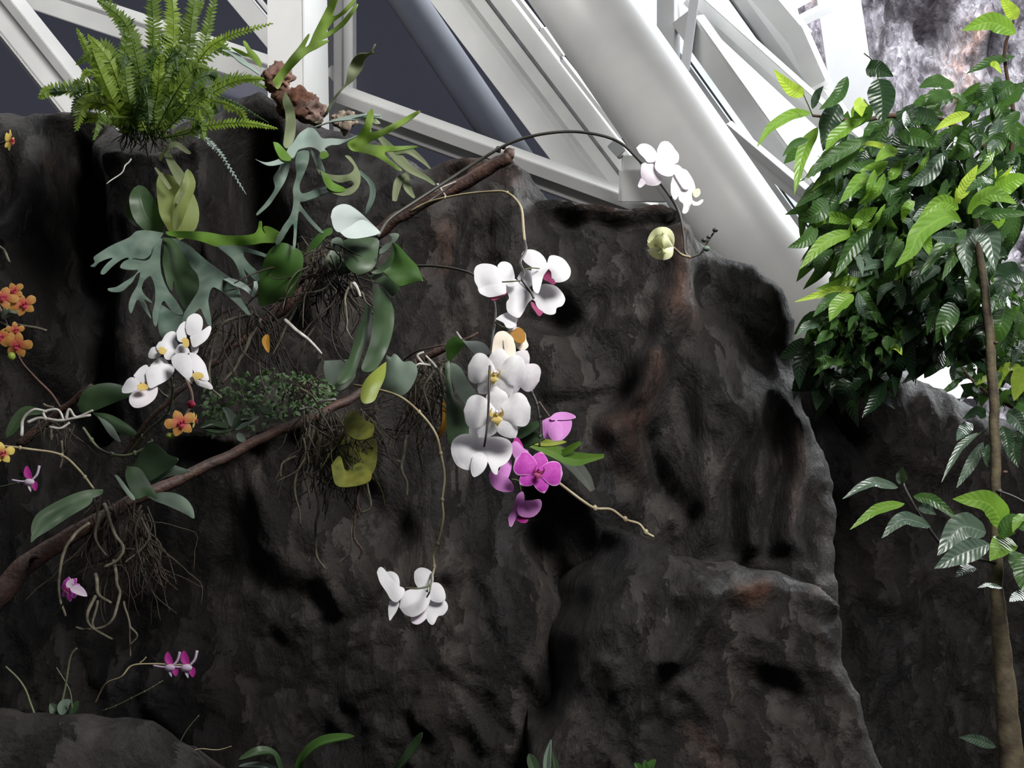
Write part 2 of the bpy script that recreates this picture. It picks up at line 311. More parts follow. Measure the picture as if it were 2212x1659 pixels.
def rock(name, outline, d0, m, cell=.012, rnd=.12, depth=.5, amp=.05, scl=1.0, feats=(), stains=(), rough=1.0, seed=0, tilt=0, bottom=0.0):
    """outline: photo pixels of the top edge left->right (closed down to the ground); d0 distance"""
    top = [P(a, b, d0) for a, b in outline]
    # smooth + roughen the outline
    poly = []
    for i in range(len(top) - 1):
        a, b = top[i], top[i + 1]; k = max(1, int((b - a).length / (cell * 2)))
        for j in range(k):
            q = a.lerp(b, j / k); nn = nvec(q * (9 / scl) + Vector((seed, 0, 0))) * .014 * scl * rough + nvec(q * (34 / scl)) * .009 * scl
            poly.append((q.x + nn.x, q.z + nn.z))
    poly.append((top[-1].x, top[-1].z))
    x0 = min(p[0] for p in poly); x1 = max(p[0] for p in poly); zt = max(p[1] for p in poly)
    poly += [(x1, bottom), (x0, bottom)]
    zv = P(1106, 1700, d0).z
    xs = np.arange(x0 - cell, x1 + cell * 1.5, cell)
    zs = np.concatenate([np.arange(bottom, zv, cell * 4), np.arange(zv, zt + cell * 1.5, cell)]) if zv > bottom else np.arange(bottom - cell, zt + cell * 1.5, cell)
    X, Z = np.meshgrid(xs, zs); D, BX, BZ = sdist(X, Z, poly)
    out = D <= 0; Xs = np.where(out, BX, X); Zs = np.where(out, BZ, Z); Dm = np.clip(D, 0, None)
    # bottom edge is not rounded
    Dt = np.minimum(Dm, 1e9); _d, _, _ = D, 0, 0
    r = rnd; q = np.clip(Dt, 0, r); edge = r - np.sqrt(np.clip(r * r - (r - q) ** 2, 0, None))
    edge = np.where(Z < bottom + r, 0, edge)
    Y = np.full(X.shape, float(d0)) + edge + (Zs - zt) * -tilt * -1
    qn = np.zeros((2,) + X.shape); ff = 3.2 / scl
    for a_ in range(X.shape[0]):
        for b_ in range(X.shape[1]):
            if D[a_, b_] > -2 * cell:
                v = nvec(Vector((X[a_, b_] * ff, seed, Z[a_, b_] * ff))) + nvec(Vector((X[a_, b_] * ff * 3, seed, Z[a_, b_] * ff * 3))) * .45
                qn[0, a_, b_] = v.x; qn[1, a_, b_] = v.z
    XW = Xs + qn[0] * .085 * scl; ZW = Zs + qn[1] * .085 * scl; mod = 1 + .6 * qn[0]
    for line, wd, am in feats:
        ln = [(P(a, b, d0).x, P(a, b, d0).z) for a, b in line]; s = M(wd, d0)
        g = np.exp(-(seg_d(XW, ZW, ln) / (s * 1.15)) ** 2); Y -= am * .72 * g * mod
    st = np.zeros(X.shape)
    for line, wd, am in stains:
        ln = [(P(a, b, d0).x, P(a, b, d0).z) for a, b in line]; st = np.maximum(st, am * np.exp(-(seg_d(XW, ZW, ln) / M(wd, d0)) ** 2))
    f = 1 / scl; NX = Xs.ravel() * f; NZ = Zs.ravel() * f; nzv = np.zeros(NX.size); keepr = (D.ravel() > -2 * cell)
    for i in np.nonzero(keepr)[0]:
        v = Vector((NX[i] * 2.4 + seed, 3.1, NZ[i] * 1.5 + NX[i] * .5)); wv = nvec(v * .9) * .55; v = v + wv
        a = noise.ridged_multi_fractal(v * 1.2, 1.0, 2.1, 5, 1.0, 2.0) - 1.1
        b = noise.fractal(v * 3.1, 1.0, 2.0, 4)
        c = 1 - abs(noise.noise(v * 7.5)) * 2
        u = Vector((v.x * 4.2 + v.z * 1.4, 7.7, v.z * 1.3 - v.x * .5)); e_ = 1 - 2 * abs(noise.noise(u))
        g_ = noise.ridged_multi_fractal(v * 4.5 + Vector((9, 2, 4)), .9, 2.2, 4, 1.0, 2.0) - 1.0
        vd, _p = noise.voronoi(v * 2.3 + Vector((b, 0, b)) * .5); fc = min(.6, vd[1] - vd[0]); vd2, _p = noise.voronoi(Vector((v.x * 7 + b, v.y, v.z * 5))); f2 = min(.5, vd2[1] - vd2[0])
        nzv[i] = math.tanh(a * .6 + b * .55 + e_ * .28 + g_ * .18) * .95 + c * .10 + fc * .50 + f2 * .14
    fade = .35 + .65 * np.clip(Dm / r, 0, 1)
    Y -= nzv.reshape(X.shape) * amp * fade * rough
    idx = -np.ones(X.shape, int); vs = []; sv = []
    nz_, nx_ = X.shape; faces = []; Dok = D > 0
    for i in range(nz_ - 1):
        for j in range(nx_ - 1):
            if Dok[i, j] or Dok[i + 1, j] or Dok[i, j + 1] or Dok[i + 1, j + 1]:
                f4 = []
                for a, b in ((i, j), (i, j + 1), (i + 1, j + 1), (i + 1, j)):
                    if idx[a, b] < 0:
                        idx[a, b] = len(vs); vs.append((Xs[a, b], Y[a, b], Zs[a, b])); sv.append(st[a, b])
                    f4.append(int(idx[a, b]))
                faces.append(f4)
    # extrude the rim backwards so that the mass has thickness
    from collections import Counter
    ec = Counter()
    for f4 in faces:
        for k in range(4): ec[frozenset((f4[k], f4[(k + 1) % 4]))] += 1
    rim = [(f4[k], f4[(k + 1) % 4]) for f4 in faces for k in range(4) if ec[frozenset((f4[k], f4[(k + 1) % 4]))] == 1]
    bk = {}; steps = 5
    def back(v, s):
        if (v, s) not in bk:
            x, y, z = vs[v]; yy = y + (depth) * s / steps
            nn = nvec(Vector((x, yy, z)) * 6 / scl) * .03 * scl
            bk[(v, s)] = len(vs); vs.append((x + nn.x * .6, yy, z + nn.z - .02 * s * scl)); sv.append(sv[v])
        return bk[(v, s)]
    for a, b in rim:
        pa, pb = a, b
        for s in range(1, steps + 1):
            ca, cb = back(a, s), back(b, s); faces.append([pb, pa, ca, cb]); pa, pb = ca, cb
    me = bpy.data.meshes.new(name); me.from_pydata(vs, [], faces); me.update()
    at = me.attributes.new('stain', 'FLOAT', 'POINT'); at.data.foreach_set('value', sv)
    me.polygons.foreach_set('use_smooth', [True] * len(me.polygons))
    o = link(name, me, None, m); return o

from mathutils.geometry import delaunay_2d_cdt
def traced_bm(bm, out, d0, base, slope=-.0006, bulge=.003, sc=None, und=.012, step=5.0, tilt=.0004):
    """organic blade with a lobed outline: outline in photo px, lying at distance d0 at its base, leaning away from / towards the viewer with the distance from the base"""
    if sc: out = [(sc[0] + x / 2.989, sc[1] + y / 2.989) for x, y in out]; 
    V = spline([Vector((x, y, 0)) for x, y in out + out[:1]], len(out) * 4)[:-1]
    pts = [Vector((v.x, v.y)) for v in V]; n = len(pts)
    xs = [p.x for p in pts]; ys = [p.y for p in pts]; X, Y = np.meshgrid(np.arange(min(xs), max(xs), step), np.arange(min(ys), max(ys), step))
    D, _, _ = sdist(X, Y, [(p.x, p.y) for p in pts]); inner = [Vector((float(a), float(b))) for a, b, c in zip(X.ravel(), Y.ravel(), D.ravel()) if c > step * .45]
    vv, ee, ff, *_ = delaunay_2d_cdt(pts + inner, [], [list(range(n))], 1, 1e-4)
    A = np.array([[v.x, v.y] for v in vv]); Dv, _, _ = sdist(A[:, 0], A[:, 1], [(p.x, p.y) for p in pts]); Dv = np.maximum(Dv, 0)
    size = max(max(xs) - min(xs), max(ys) - min(ys)); uvl = bm.loops.layers.uv.active; bv = []
    base = base or (sum(xs) / n, sum(ys) / n)
    for (x, y), dd in zip(A, Dv):
        L_ = math.hypot(x - base[0], y - base[1]); q = P(x, y, d0 - tilt * (y - base[1]) + slope * L_ - bulge * .8 * (1 - math.exp(-dd / 15)) + und * noise.noise(Vector((x * .02, y * .02, d0 * 9))))
        bv.append(bm.verts.new(q))
    for f in ff:
        try: fc = bm.faces.new([bv[k] for k in f])
        except ValueError: continue
        for lp, k in zip(fc.loops, f): lp[uvl].uv = (.2 + .8 * math.exp(-Dv[k] / 1.2), min(.87, math.hypot(A[k][0] - base[0], A[k][1] - base[1]) / size))
    bmesh.ops.recalc_face_normals(bm, faces=bm.faces)
def traced(t, out, d0, base=None, slope=-.0006, m='stag', label=None, th=.0018, bulge=.003, sc=None, name='frond', und=.03, step=5.0, tilt=.0003):
    outs = out if isinstance(out[0], list) else [out]; bm = nb(); und = min(und, .010) if name == 'leaf' else und
    for k, o_ in enumerate(outs): traced_bm(bm, o_, d0, base, slope, bulge, sc, und, step, tilt)
    o = solid(fin(name, bm, MT[m], t), th)
    if label: o['label'] = label
    return o
# ------------------------------------------------------------------ the setting
bm = nb(); bmesh.ops.create_grid(bm, x_segments=2, y_segments=2, size=1)
for v in bm.verts: v.co = Vector((v.co.x * 9, v.co.y * 9 + 6, 0))
struct(fin('floor', bm, MT['floor'], smooth=False), 'dark planting ground below the rocks')

MAIN = [(-260, 190), (-60, 205), (0, 212), (60, 228), (105, 212), (150, 200), (185, 210), (215, 235), (245, 262), (300, 270), (380, 235), (450, 215),
        (520, 190), (560, 182), (600, 196), (640, 215), (700, 240), (760, 250), (815, 275), (850, 300), (905, 330), (960, 318), (1040, 322), (1095, 330),
        (1140, 348), (1170, 385), (1200, 410), (1270, 422), (1350, 432), (1440, 437), (1500, 470), (1520, 500), (1560, 520), (1600, 535),
        (1650, 555), (1700, 588), (1725, 625), (1738, 680), (1735, 760), (1750, 850), (1800, 960), (1830, 1100), (1830, 1300), (1850, 1750)]
feats = [
 ([(1150, 452), (1300, 452), (1440, 462), (1500, 490)], 13, .06), ([(1160, 495), (1300, 488), (1470, 505)], 15, -.035),
 ([(1180, 450), (1330, 450), (1470, 475)], 22, .04), ([(930, 470), (1150, 490)], 30, .03),
 ([(1190, 530), (1400, 530)], 30, -.03), ([(1160, 660), (1260, 650)], 32, -.10), ([(1560, 640), (1680, 760)], 55, -.07),
 ([(1490, 560), (1470, 700), (1400, 830), (1370, 960)], 42, .12), ([(1395, 800), (1380, 860)], 26, .07),
 ([(1210, 850), (1330, 840)], 20, -.05), ([(1640, 580), (1700, 640)], 25, .02), ([(1500, 830), (1550, 900)], 35, .05),
 ([(1540, 960), (1500, 1180)], 28, .06), ([(1610, 950), (1620, 1180)], 24, .07), ([(1700, 900), (1720, 1150)], 30, .07), ([(1660, 930), (1670, 1200)], 18, -.07),
 ([(1570, 940), (1560, 1200)], 18, -.06), ([(1440, 950), (1470, 1150)], 24, -.06), ([(1300, 950), (1340, 1060)], 30, .05),
 ([(170, 280), (190, 500), (170, 900)], 50, -.28), ([(540, 330), (560, 500), (550, 640)], 62, -.30), ([(40, 300), (60, 700)], 55, .06),
 ([(90, 250), (150, 230)], 22, .05), ([(400, 420), (440, 700)], 50, .05), ([(460, 240), (560, 225), (620, 260)], 35, .08),
 ([(280, 330), (420, 310)], 26, .04), ([(960, 350), (1090, 350)], 26, .08), ([(850, 350), (880, 440)], 22, .05), ([(940, 540), (1090, 500)], 24, .03),
 ([(1000, 620), (940, 760)], 30, .03), ([(130, 950), (300, 1300)], 110, -.12), ([(480, 1220), (420, 1500)], 130, -.12),
 ([(560, 1060), (600, 1180)], 46, .05), ([(700, 1230), (1000, 1240)], 24, .05), ([(760, 1120), (820, 1160)], 40, -.10),
 ([(440, 985), (560, 975), (720, 930)], 26, .10), ([(1190, 940), (1290, 1060), (1300, 1180)], 34, .13), ([(1150, 1180), (1230, 1260)], 50, -.12),
 ([(1100, 1300), (900, 1600)], 100, .04), ([(650, 1400), (700, 1650)], 90, -.08)]
stains = [([(1490, 560), (1480, 700)], 36, .75), ([(1395, 810), (1370, 960)], 34, .7), ([(940, 360), (1000, 380), (1080, 400)], 30, .5), ([(930, 510), (930, 560)], 28, .6),
 ([(1600, 545), (1700, 600)], 20, .3), ([(1700, 880), (1740, 1150)], 22, .25), ([(1250, 450), (1450, 460)], 20, .4), ([(90, 320), (110, 335)], 18, .5), ([(1350, 1000), (1360, 1030)], 20, .4)]
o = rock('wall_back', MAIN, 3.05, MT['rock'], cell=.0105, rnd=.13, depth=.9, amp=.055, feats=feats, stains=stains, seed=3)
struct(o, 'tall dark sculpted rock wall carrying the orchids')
o = rock('wall_right', [(1640, 740), (1760, 752), (1850, 762), (1930, 770), (1990, 800), (2050, 815), (2110, 845), (2160, 868), (2212, 888), (2400, 930)], 3.9, MT['rock'],
         cell=.02, rnd=.14, depth=.9, amp=.09, seed=11, stains=[([(1850, 880), (1900, 820)], 40, .3)], feats=[([(1860, 830), (1900, 800)], 30, .1), ([(1820, 870), (1880, 930)], 20, -.1)])
struct(o, 'dark rock wall behind the slender tree trunk')
LEDGE = [(1150, 1400), (1180, 1230), (1230, 1150), (1290, 1112), (1370, 1135), (1440, 1165), (1475, 1192), (1530, 1202), (1600, 1205), (1640, 1228), (1690, 1232), (1730, 1255),
         (1790, 1272), (1822, 1300), (1828, 1345), (1830, 1400), (1850, 1480), (1890, 1560), (1940, 1700)]
o = rock('wall_front', LEDGE, 2.80, MT['rock'], cell=.0095, rnd=.09, depth=.5, amp=.058, seed=29,
         feats=[([(1150, 1500), (1200, 1300), (1260, 1150)], 75, -.42), ([(1500, 1250), (1650, 1255)], 34, .06), ([(1770, 1300), (1810, 1340)], 30, .07), ([(1500, 1270), (1480, 1420)], 26, .07),
                ([(1330, 1200), (1400, 1400)], 50, .03), ([(1820, 1440), (1840, 1600)], 20, .04)],
         stains=[([(1600, 1265), (1660, 1280)], 28, 1), ([(1770, 1285), (1800, 1300)], 18, .9), ([(1670, 1250), (1700, 1262)], 14, .6), ([(1495, 1610), (1500, 1660)], 34, .5)])
struct(o, 'protruding lower part of the dark rock wall with rusty stains')
o = rock('boulder', [(-160, 1510), (-60, 1530), (0, 1548), (60, 1552), (140, 1546), (220, 1550), (285, 1560), (330, 1582), (370, 1618), (400, 1650), (430, 1720)], 2.0, MT['rock'],
         cell=.008, rnd=.12, depth=.5, amp=.03, seed=31, feats=[([(60, 1600), (160, 1585)], 22, .02)])
tag(o, 'rounded grey boulder in the bottom left corner', 'rock')
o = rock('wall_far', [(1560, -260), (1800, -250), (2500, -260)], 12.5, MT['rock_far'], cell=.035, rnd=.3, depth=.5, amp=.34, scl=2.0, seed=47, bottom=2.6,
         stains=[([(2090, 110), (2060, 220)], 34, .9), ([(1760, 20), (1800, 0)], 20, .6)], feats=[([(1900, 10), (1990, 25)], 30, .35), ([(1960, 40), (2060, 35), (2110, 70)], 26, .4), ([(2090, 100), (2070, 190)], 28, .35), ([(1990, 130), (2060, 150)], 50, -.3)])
struct(o, 'rock wall far behind the trees, haze put into its pale colour')

# ------------------------------------------------------------------ white steel and glazing
def box_along(bm, a, b, wd, th, roll=0, ext=0):
    T = (b - a).normalized(); a = a - T * ext; b = b + T * ext
    V = ((a + b) / 2 - CAM).normalized(); Sd = T.cross(V).normalized(); U = T.cross(Sd).normalized()
    c, s = math.cos(roll), math.sin(roll); A = Sd * c + U * s; B = U * c - Sd * s
    q = [[bm.verts.new(p + A * (i * wd / 2) + B * (j * th / 2)) for i, j in ((-1, -1), (1, -1), (1, 1), (-1, 1))] for p in (a, b)]
    fs = [bm.faces.new(q[0][::-1]), bm.faces.new(q[1])] + [bm.faces.new((q[0][k], q[0][(k + 1) % 4], q[1][(k + 1) % 4], q[1][k])) for k in range(4)]
    return fs
def beam(name, segs, m, parent=None, bev=.004):
    """segs: list of ((px,py),(px,py), depth, width_px, thick_m, roll_deg)"""
    bm = nb()
    for (a, b, d, wp, th, ro) in segs: box_along(bm, P(*a, d), P(*b, d), M(wp, d), th, math.radians(ro))
    bmesh.ops.bevel(bm, geom=bm.edges[:], offset=bev, segments=2, affect='EDGES')
    bmesh.ops.recalc_face_normals(bm, faces=bm.faces)
    return fin(name, bm, m, parent, smooth=False)
def pane(name, poly, d, m, parent=None, th=.012):
    bm = nb(); vs = [bm.verts.new(P(a, b, d)) for a, b in poly]; f = bm.faces.new(vs)
    r = bmesh.ops.extrude_face_region(bm, geom=[f])
    for v in [g for g in r['geom'] if isinstance(g, bmesh.types.BMVert)]: v.co.y += th
    bmesh.ops.recalc_face_normals(bm, faces=bm.faces)
    return fin(name, bm, m, parent, smooth=False)
gm, nt, b = mat('tinted_glass'); L = nt.links.new
tr = N(nt, 'ShaderNodeBsdfTransparent'); tr.inputs[0].default_value = (.80, .82, .88, 1); gl = N(nt, 'ShaderNodeBsdfGlossy', Roughness=.12); gl.inputs[0].default_value = (.14, .14, .16, 1)
fr = N(nt, 'ShaderNodeFresnel', IOR=1.45); ms = N(nt, 'ShaderNodeMixShader'); L(fr.outputs[0], ms.inputs[0]); L(tr.outputs[0], ms.inputs[1]); L(gl.outputs[0], ms.inputs[2]); L(ms.outputs[0], nt.nodes['Material Output'].inputs[0])
em, nt, b = mat('daylight_pane'); e = N(nt, 'ShaderNodeEmission', Strength=1.6); e.inputs[0].default_value = (.95, .98, 1, 1); nt.links.new(e.outputs[0], nt.nodes['Material Output'].inputs[0])

# window left of the post
wl = bpy.data.objects.new('window_1', None); COL.objects.link(wl); struct(wl, 'dark glazing with white bars on the left')
pane('pane', [(-300, -200), (600, -200), (600, 330), (-300, 330)], 6.9, gm, wl)
beam('frame', [((-60, -54), (215, 290), 6.3, 62, .12, 0), ((-22, -62), (258, 288), 6.2, 26, .10, 38), ((-85, -40), (170, 280), 6.28, 20, .05, -20)], MT['white'], wl)
beam('rail', [((-20, -32), (640, 188), 6.55, 46, .10, 0), ((-5, -58), (655, 160), 6.5, 18, .08, 40)], MT['white'], wl)
beam('brace', [((470, -60), (600, 95), 6.4, 44, .08, 10), ((520, -50), (610, 60), 6.35, 8, .05, 10)], MT['white'], wl)
wr = bpy.data.objects.new('window_2', None); COL.objects.link(wr); struct(wr, 'dark tilted pane between the post and the slanting mullion')
pane('pane', [(740, -200), (1150, -200), (1400, 330), (1400, 560), (740, 330)], 6.9, gm, wr)
beam('mullion', [((1003, 0), (1003 - .0, 0.5), 6.3, 1, .01, 0)], MT['white'], wr).hide_render = False
bpy.data.objects.remove(bpy.data.objects['mullion'])
sl = lambda x, y, k=.76: ((x - k * 120, -120), (x + k * 470, 470))
beam('mullion', [(*sl(962, 0), 6.35, 58, .16, 0)], MT['white'], wr)
beam('mullion', [(*sl(1006, 0), 6.2, 12, .06, 30), (*sl(1031, 0), 6.22, 28, .05, 0)], MT['white'], wr, .004)
beam('gasket', [(*sl(1056, 0), 6.3, 12, .03, 0)], MT['seal'], wr, .003)
beam('mullion', [(*sl(1086, 0), 6.15, 40, .12, 8)], MT['white'], wr)
beam('cover_strip', [((1030, -120), (1170, 62), 6.0, 11, .03, 30), ((1172, 62), (1216, 122), 5.98, 14, .03, 30), ((1214, 126), (1345, 296), 6.0, 11, .03, 30)], MT['white_bright'], wr, .003)
beam('bottom_rail', [((735, 203), (1420, 452), 6.1, 30, .10, 25), ((760, 245), (1420, 485), 6.2, 34, .06, -10)], MT['white'], wr)
beam('side_rail', [((733, -60), (733, 300), 6.25, 26, .10, 0), ((756, -60), (756, 250), 6.2, 22, .08, 15)], MT['white'], wr)
beam('corner_brace', [((712, 150), (790, 235), 6.3, 24, .05, 0)], MT['white'], wr)
# made-up tube behind the glass, stands in for a pale reflection streak
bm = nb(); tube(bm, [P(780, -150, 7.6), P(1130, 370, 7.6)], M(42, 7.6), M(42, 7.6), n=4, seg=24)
struct(fin('reflection_streak_1', bm, simple('streak_grey', (.42, .42, .40), (.36, .36, .35), 4, .9, .05)), 'added grey tube standing in for a reflection streak in the dark pane')
# vertical post
t = thing('steel_post', 'white square vertical steel post behind the staghorn ferns', 'post', P(645, 330, 5.9))
beam('shaft', [((641, -120), (646, 330), 5.9, 104, M(104, 5.9), 35)], MT['white'], t, .01)
# thick slanting tubular column
t = thing('tubular_column', 'thick round white steel column leaning diagonally behind the rock wall', 'column', P(1740, 700, 5.6))
bm = nb(); a, b = P(1100, -228, 5.6), P(1800, 782, 5.6); tube(bm, [a, b], M(105, 5.6), M(105, 5.6), n=3, seg=96); fin('shaft', bm, MT['white'], t)
t = thing('junction_box', 'small grey metal box at the foot of the slanting mullion', 'box', P(1395, 440, 5.9))
beam('housing', [((1340, 402), (1450, 402), 5.9, 72, .2, 0), ((1345, 352), (1400, 352), 5.9, 34, .15, 0)], MT['white'], t)
beam('bracket', [((1322, 310), (1345, 335), 5.9, 26, .06, 0)], MT['steel'], t)
# lattice on the right
tw = bpy.data.objects.new('window_3', None); COL.objects.link(tw); struct(tw, 'bright white lattice glazing right of the column')
pane('pane', [(1240, -250), (1640, -250), (1735, 60), (1800, 230), (1930, 760), (1480, 740)], 8.8, simple('opal_panel', (.80, .84, .88), (.72, .76, .80), 2, .3), tw)
def diag(x, y, l0, l1, k=(.581, .814)): return ((x - k[0] * l0, y - k[1] * l0), (x + k[0] * l1, y + k[1] * l1))
beam('post', [((1444, -120), (1444, 200), 7.6, 42, .2, 10)], MT['white_bright'], tw)
beam('brace', [((1508, -60), (1478, 160), 7.4, 22, .1, 0)], MT['white_bright'], tw)
beam('rafter', [(*diag(1583, 190, 180, 720), 7.5, 56, .2, 0), (*diag(1618, 190, 190, 720), 7.4, 10, .1, 30)], MT['white'], tw)
beam('rafter', [(*diag(1540, 240, 140, 640), 7.9, 34, .1, 0)], MT['white'], tw)
beam('seal_strip', [(*diag(1563, 235, 140, 640), 7.85, 5, .05, 0)], MT['seal'], tw, .002)
beam('purlin', [((1490, -20), (1990, 428), 7.6, 30, .08, 25), ((1486, -2), (1990, 464), 7.7, 30, .05, 0)], MT['white'], tw)
beam('purlin', [((1570, 270), (1990, 622), 7.3, 18, .08, 25), ((1560, 285), (1990, 648), 7.35, 26, .05, 0)], MT['white'], tw)
beam('rafter', [((1555, -60), (1985, 540), 8.0, 30, .15, 0)], MT['white'], tw)
beam('seal_strip', [((1534, -60), (1964, 540), 7.95, 5, .05, 0), ((1577, -60), (2007, 540), 7.95, 5, .05, 0)], MT['seal'], tw, .002)
beam('rafter', [((1595, -60), (2035, 556), 7.8, 24, .15, 20)], MT['white_bright'], tw)
beam('edge_beam', [((1610, -60), (1730, 82), 7.7, 46, .2, 10), ((1722, 70), (1775, 190), 7.7, 42, .2, 10)], MT['white'], tw)
beam('crossbar', [((1715, 52), (1800, 10), 8.4, 19, .12, 15), ((1700, 20), (1745, -5), 8.4, 14, .1, 15)], MT['white_bright'], tw)
t = thing('white_column', 'glaring white steel column rising behind the leafy branches on the right', 'column', P(1870, 700, 9))
beam('shaft', [((1794, -120), (1938, 860), 9.0, 96, .5, 0)], MT['white_bright'], t)
o = bpy.data.objects.new('window_4', None); COL.objects.link(o); struct(o, 'daylit window low behind the trees')
pane('pane', [(1790, 480), (2110, 480), (2110, 860), (1790, 860)], 11.6, em, o)
beam('frame', [((1780, 472), (2110, 472), 11.5, 20, .1, 0), ((1780, 472), (1780, 860), 11.5, 20, .1, 0)], MT['white'], o)
# ------------------------------------------------------------------ orchid flowers
_T = {}
def flower_parts(kind, var):
    """meshes of one moth-orchid bloom of width 1 facing +Z, top +Y"""
    key = (kind, var)
    if key in _T: return _T[key]
    pm = {'white': ('p_white', 'lip_yellow', 'column'), 'magentalip': ('p_white', 'lip_magenta', 'column'), 'blush': ('p_blush', 'lip_yellow', 'column'), 'cream': ('p_cream', 'lip_yellow', 'column'),
          'purple': ('p_purple', 'lip_magenta', 'p_purple'), 'lilac': ('p_lilac', 'lip_magenta', 'p_lilac'), 'orange': ('p_orange', 'lip_red', 'p_orange'), 'yellow': ('p_yellow', 'lip_red', 'p_yellow')}[kind]
    rr = random.Random(hash(var) % 97 + 5); Z = Vector((0, 0, 1))
    def blade(bm, ang, L_, hw, kind_, z0, bend, fold, wave, wf=2.0, n=14, nc=5, curl=0):
        a = math.radians(ang); d = Vector((math.cos(a), math.sin(a), 0)); C = []; W = []
        for i in range(n + 1):
            t = i / n; C.append(d * (L_ * t + .015) + Z * (z0 + bend * t * t + .03 * math.sin(t * 3))); W.append(max(.004, hw * prof(kind_, t)))
        ribbon(bm, C, W, Z, fold, wave, wf, rr.random() * 6, nc, arch=.18, curl=curl)
    small = kind in ('orange', 'yellow')
    out = {}
    bm = nb()
    blade(bm, 90 + rr.uniform(-4, 4), .44, .185 if not small else .17, 'ellip', -.02, -.05, .02, .06)
    blade(bm, -128 + rr.uniform(-5, 5), .46, .175 if not small else .17, 'ellip', -.025, -.04, .02, .06)
    blade(bm, -52 + rr.uniform(-5, 5), .46, .175 if not small else .17, 'ellip', -.03, -.04, .02, .06)
    out['flower'] = (bm, pm[0])
    for s_ in (1, -1):
        bm = nb(); blade(bm, 90 - s_ * (79 + rr.uniform(-5, 5)), .52, .34 if not small else .21, 'petal', .015, .02 * s_ - .03, -.03, .09, 1.6, 18, 6)
        out['petal%d' % s_] = (bm, pm[0])
    bm = nb()
    for s_ in (1, -1):   # upright side lobes
        C = [Vector((s_ * .02, -.02, .05)), Vector((s_ * .07, -.02, .09)), Vector((s_ * .085, .02, .13)), Vector((s_ * .06, .07, .16))]
        ribbon(bm, spline(C, 8), [.02, .035, .05, .055, .055, .05, .04, .025, .005], Vector((-s_, .2, .4)), .1, 0, 1, 0, 3, arch=.5)
    C = [Vector((0, -.03, .05)), Vector((0, -.08, .12)), Vector((0, -.15, .14)), Vector((0, -.22, .10))]
    ribbon(bm, spline(C, 10), [.03, .035, .045, .06, .085, .095, .08, .055, .035, .02, .004], Vector((0, .3, 1)), .25, 0, 1, 0, 3, arch=.4)
    blob(bm, (0, -.04, .12), .026)
    out['lip'] = (bm, pm[1])
    bm = nb(); blob(bm, (0, .015, .075), .034, sc=(1, .85, 1.7)); blob(bm, (0, .0, .125), .028)
    out['column'] = (bm, pm[2])
    res = {}
    for k, (bm, mm) in out.items():
        me = bpy.data.meshes.new('orchid_' + k.strip('-1')); bm.normal_update(); bm.to_mesh(me); bm.free()
        me.polygons.foreach_set('use_smooth', [True] * len(me.polygons)); me.materials.append(MT[mm]); res[k] = me
    _T[key] = res; return res
def flower(parent, px, py, d, size, kind='white', yaw=0, pitch=0, roll=0, var=0, sx=1, label=None, sz=1):
    """yaw/pitch in degrees from facing the viewer; size = width in photo pixels"""
    p = P(px, py, d); s = M(size, d)
    base = (CAM - p).to_track_quat('Z', 'Y').to_matrix()
    rot = base @ Matrix.Rotation(math.radians(yaw), 3, 'Y') @ Matrix.Rotation(math.radians(-pitch), 3, 'X') @ Matrix.Rotation(math.radians(roll), 3, 'Z')
    mw = Matrix.Translation(p) @ rot.to_4x4() @ Matrix.Diagonal((s * sx, s, s * sz, 1))
    parts = flower_parts(kind, var)
    f = link('flower', parts['flower'], parent); f.matrix_world = mw
    if label: f['label'] = label
    for k, me in parts.items():
        if k == 'flower': continue
        c = link({'petal1': 'petal', 'petal-1': 'petal', 'lip': 'lip', 'column': 'column'}[k], me); c.parent = f
        c.matrix_parent_inverse = Matrix.Identity(4)
    return f
def bloom(t, c, d, sc, pieces, label=None, m='p_white', slope=.0002):
    """bloom with traced petals; pieces: (kind, outline, depth offset, material or None); the first is the body"""
    base = (sc[0] + c[0] / 2.989, sc[1] + c[1] / 2.989); f = None
    for k, (kind, out, dz, mm) in enumerate(pieces):
        o = traced(f or t, out, d + dz, base, slope * (1 if k % 2 else .6) * (1 if kind != 'lip' else -1), m=mm or m, sc=sc, name='flower' if f is None else kind, th=.0008, bulge=.003, und=.012, step=4.0, tilt=.00045)
        if f is None: f = o; o['label'] = label or 'bloom'
    if not label: del f['label']
    return f
def part(name, parent, fn, m, label=None, th=0):
    bm = nb(); fn(bm); o = fin(name, bm, MT[m] if isinstance(m, str) else m, parent)
    if th: solid(o, th)
    if label: o['label'] = label
    return o
def stem(parent, pts, r0, r1, m='stem', name='flower_stalk', nodes=0, label=None):
    """pts photo px; radii in px"""
    def fn(bm):
        d = pts[0][2]; tube(bm, [P(*q) for q in pts], M(r0, d), M(r1, d), n=9 * (len(pts) - 1))
        C = spline([P(*q) for q in pts], 60)
        for k in range(nodes):
            c = C[int((k + .6) / nodes * 59)]; blob(bm, c, M(r0, d) * 1.45, sc=(1, 1, 1.3))
    return part(name, parent, fn, m, label)
def oleaf(parent, pp, hw, m='olf', kind='orchid', tx=0, tz=.5, fold=.3, label=None, curl=0, arch=0, wave=0):
    return part('leaf', parent, lambda bm: leaf(bm, pp, hw, kind, tx, tz, fold, wave, n=18, nc=4, curl=curl, arch=arch), m, label, .002)
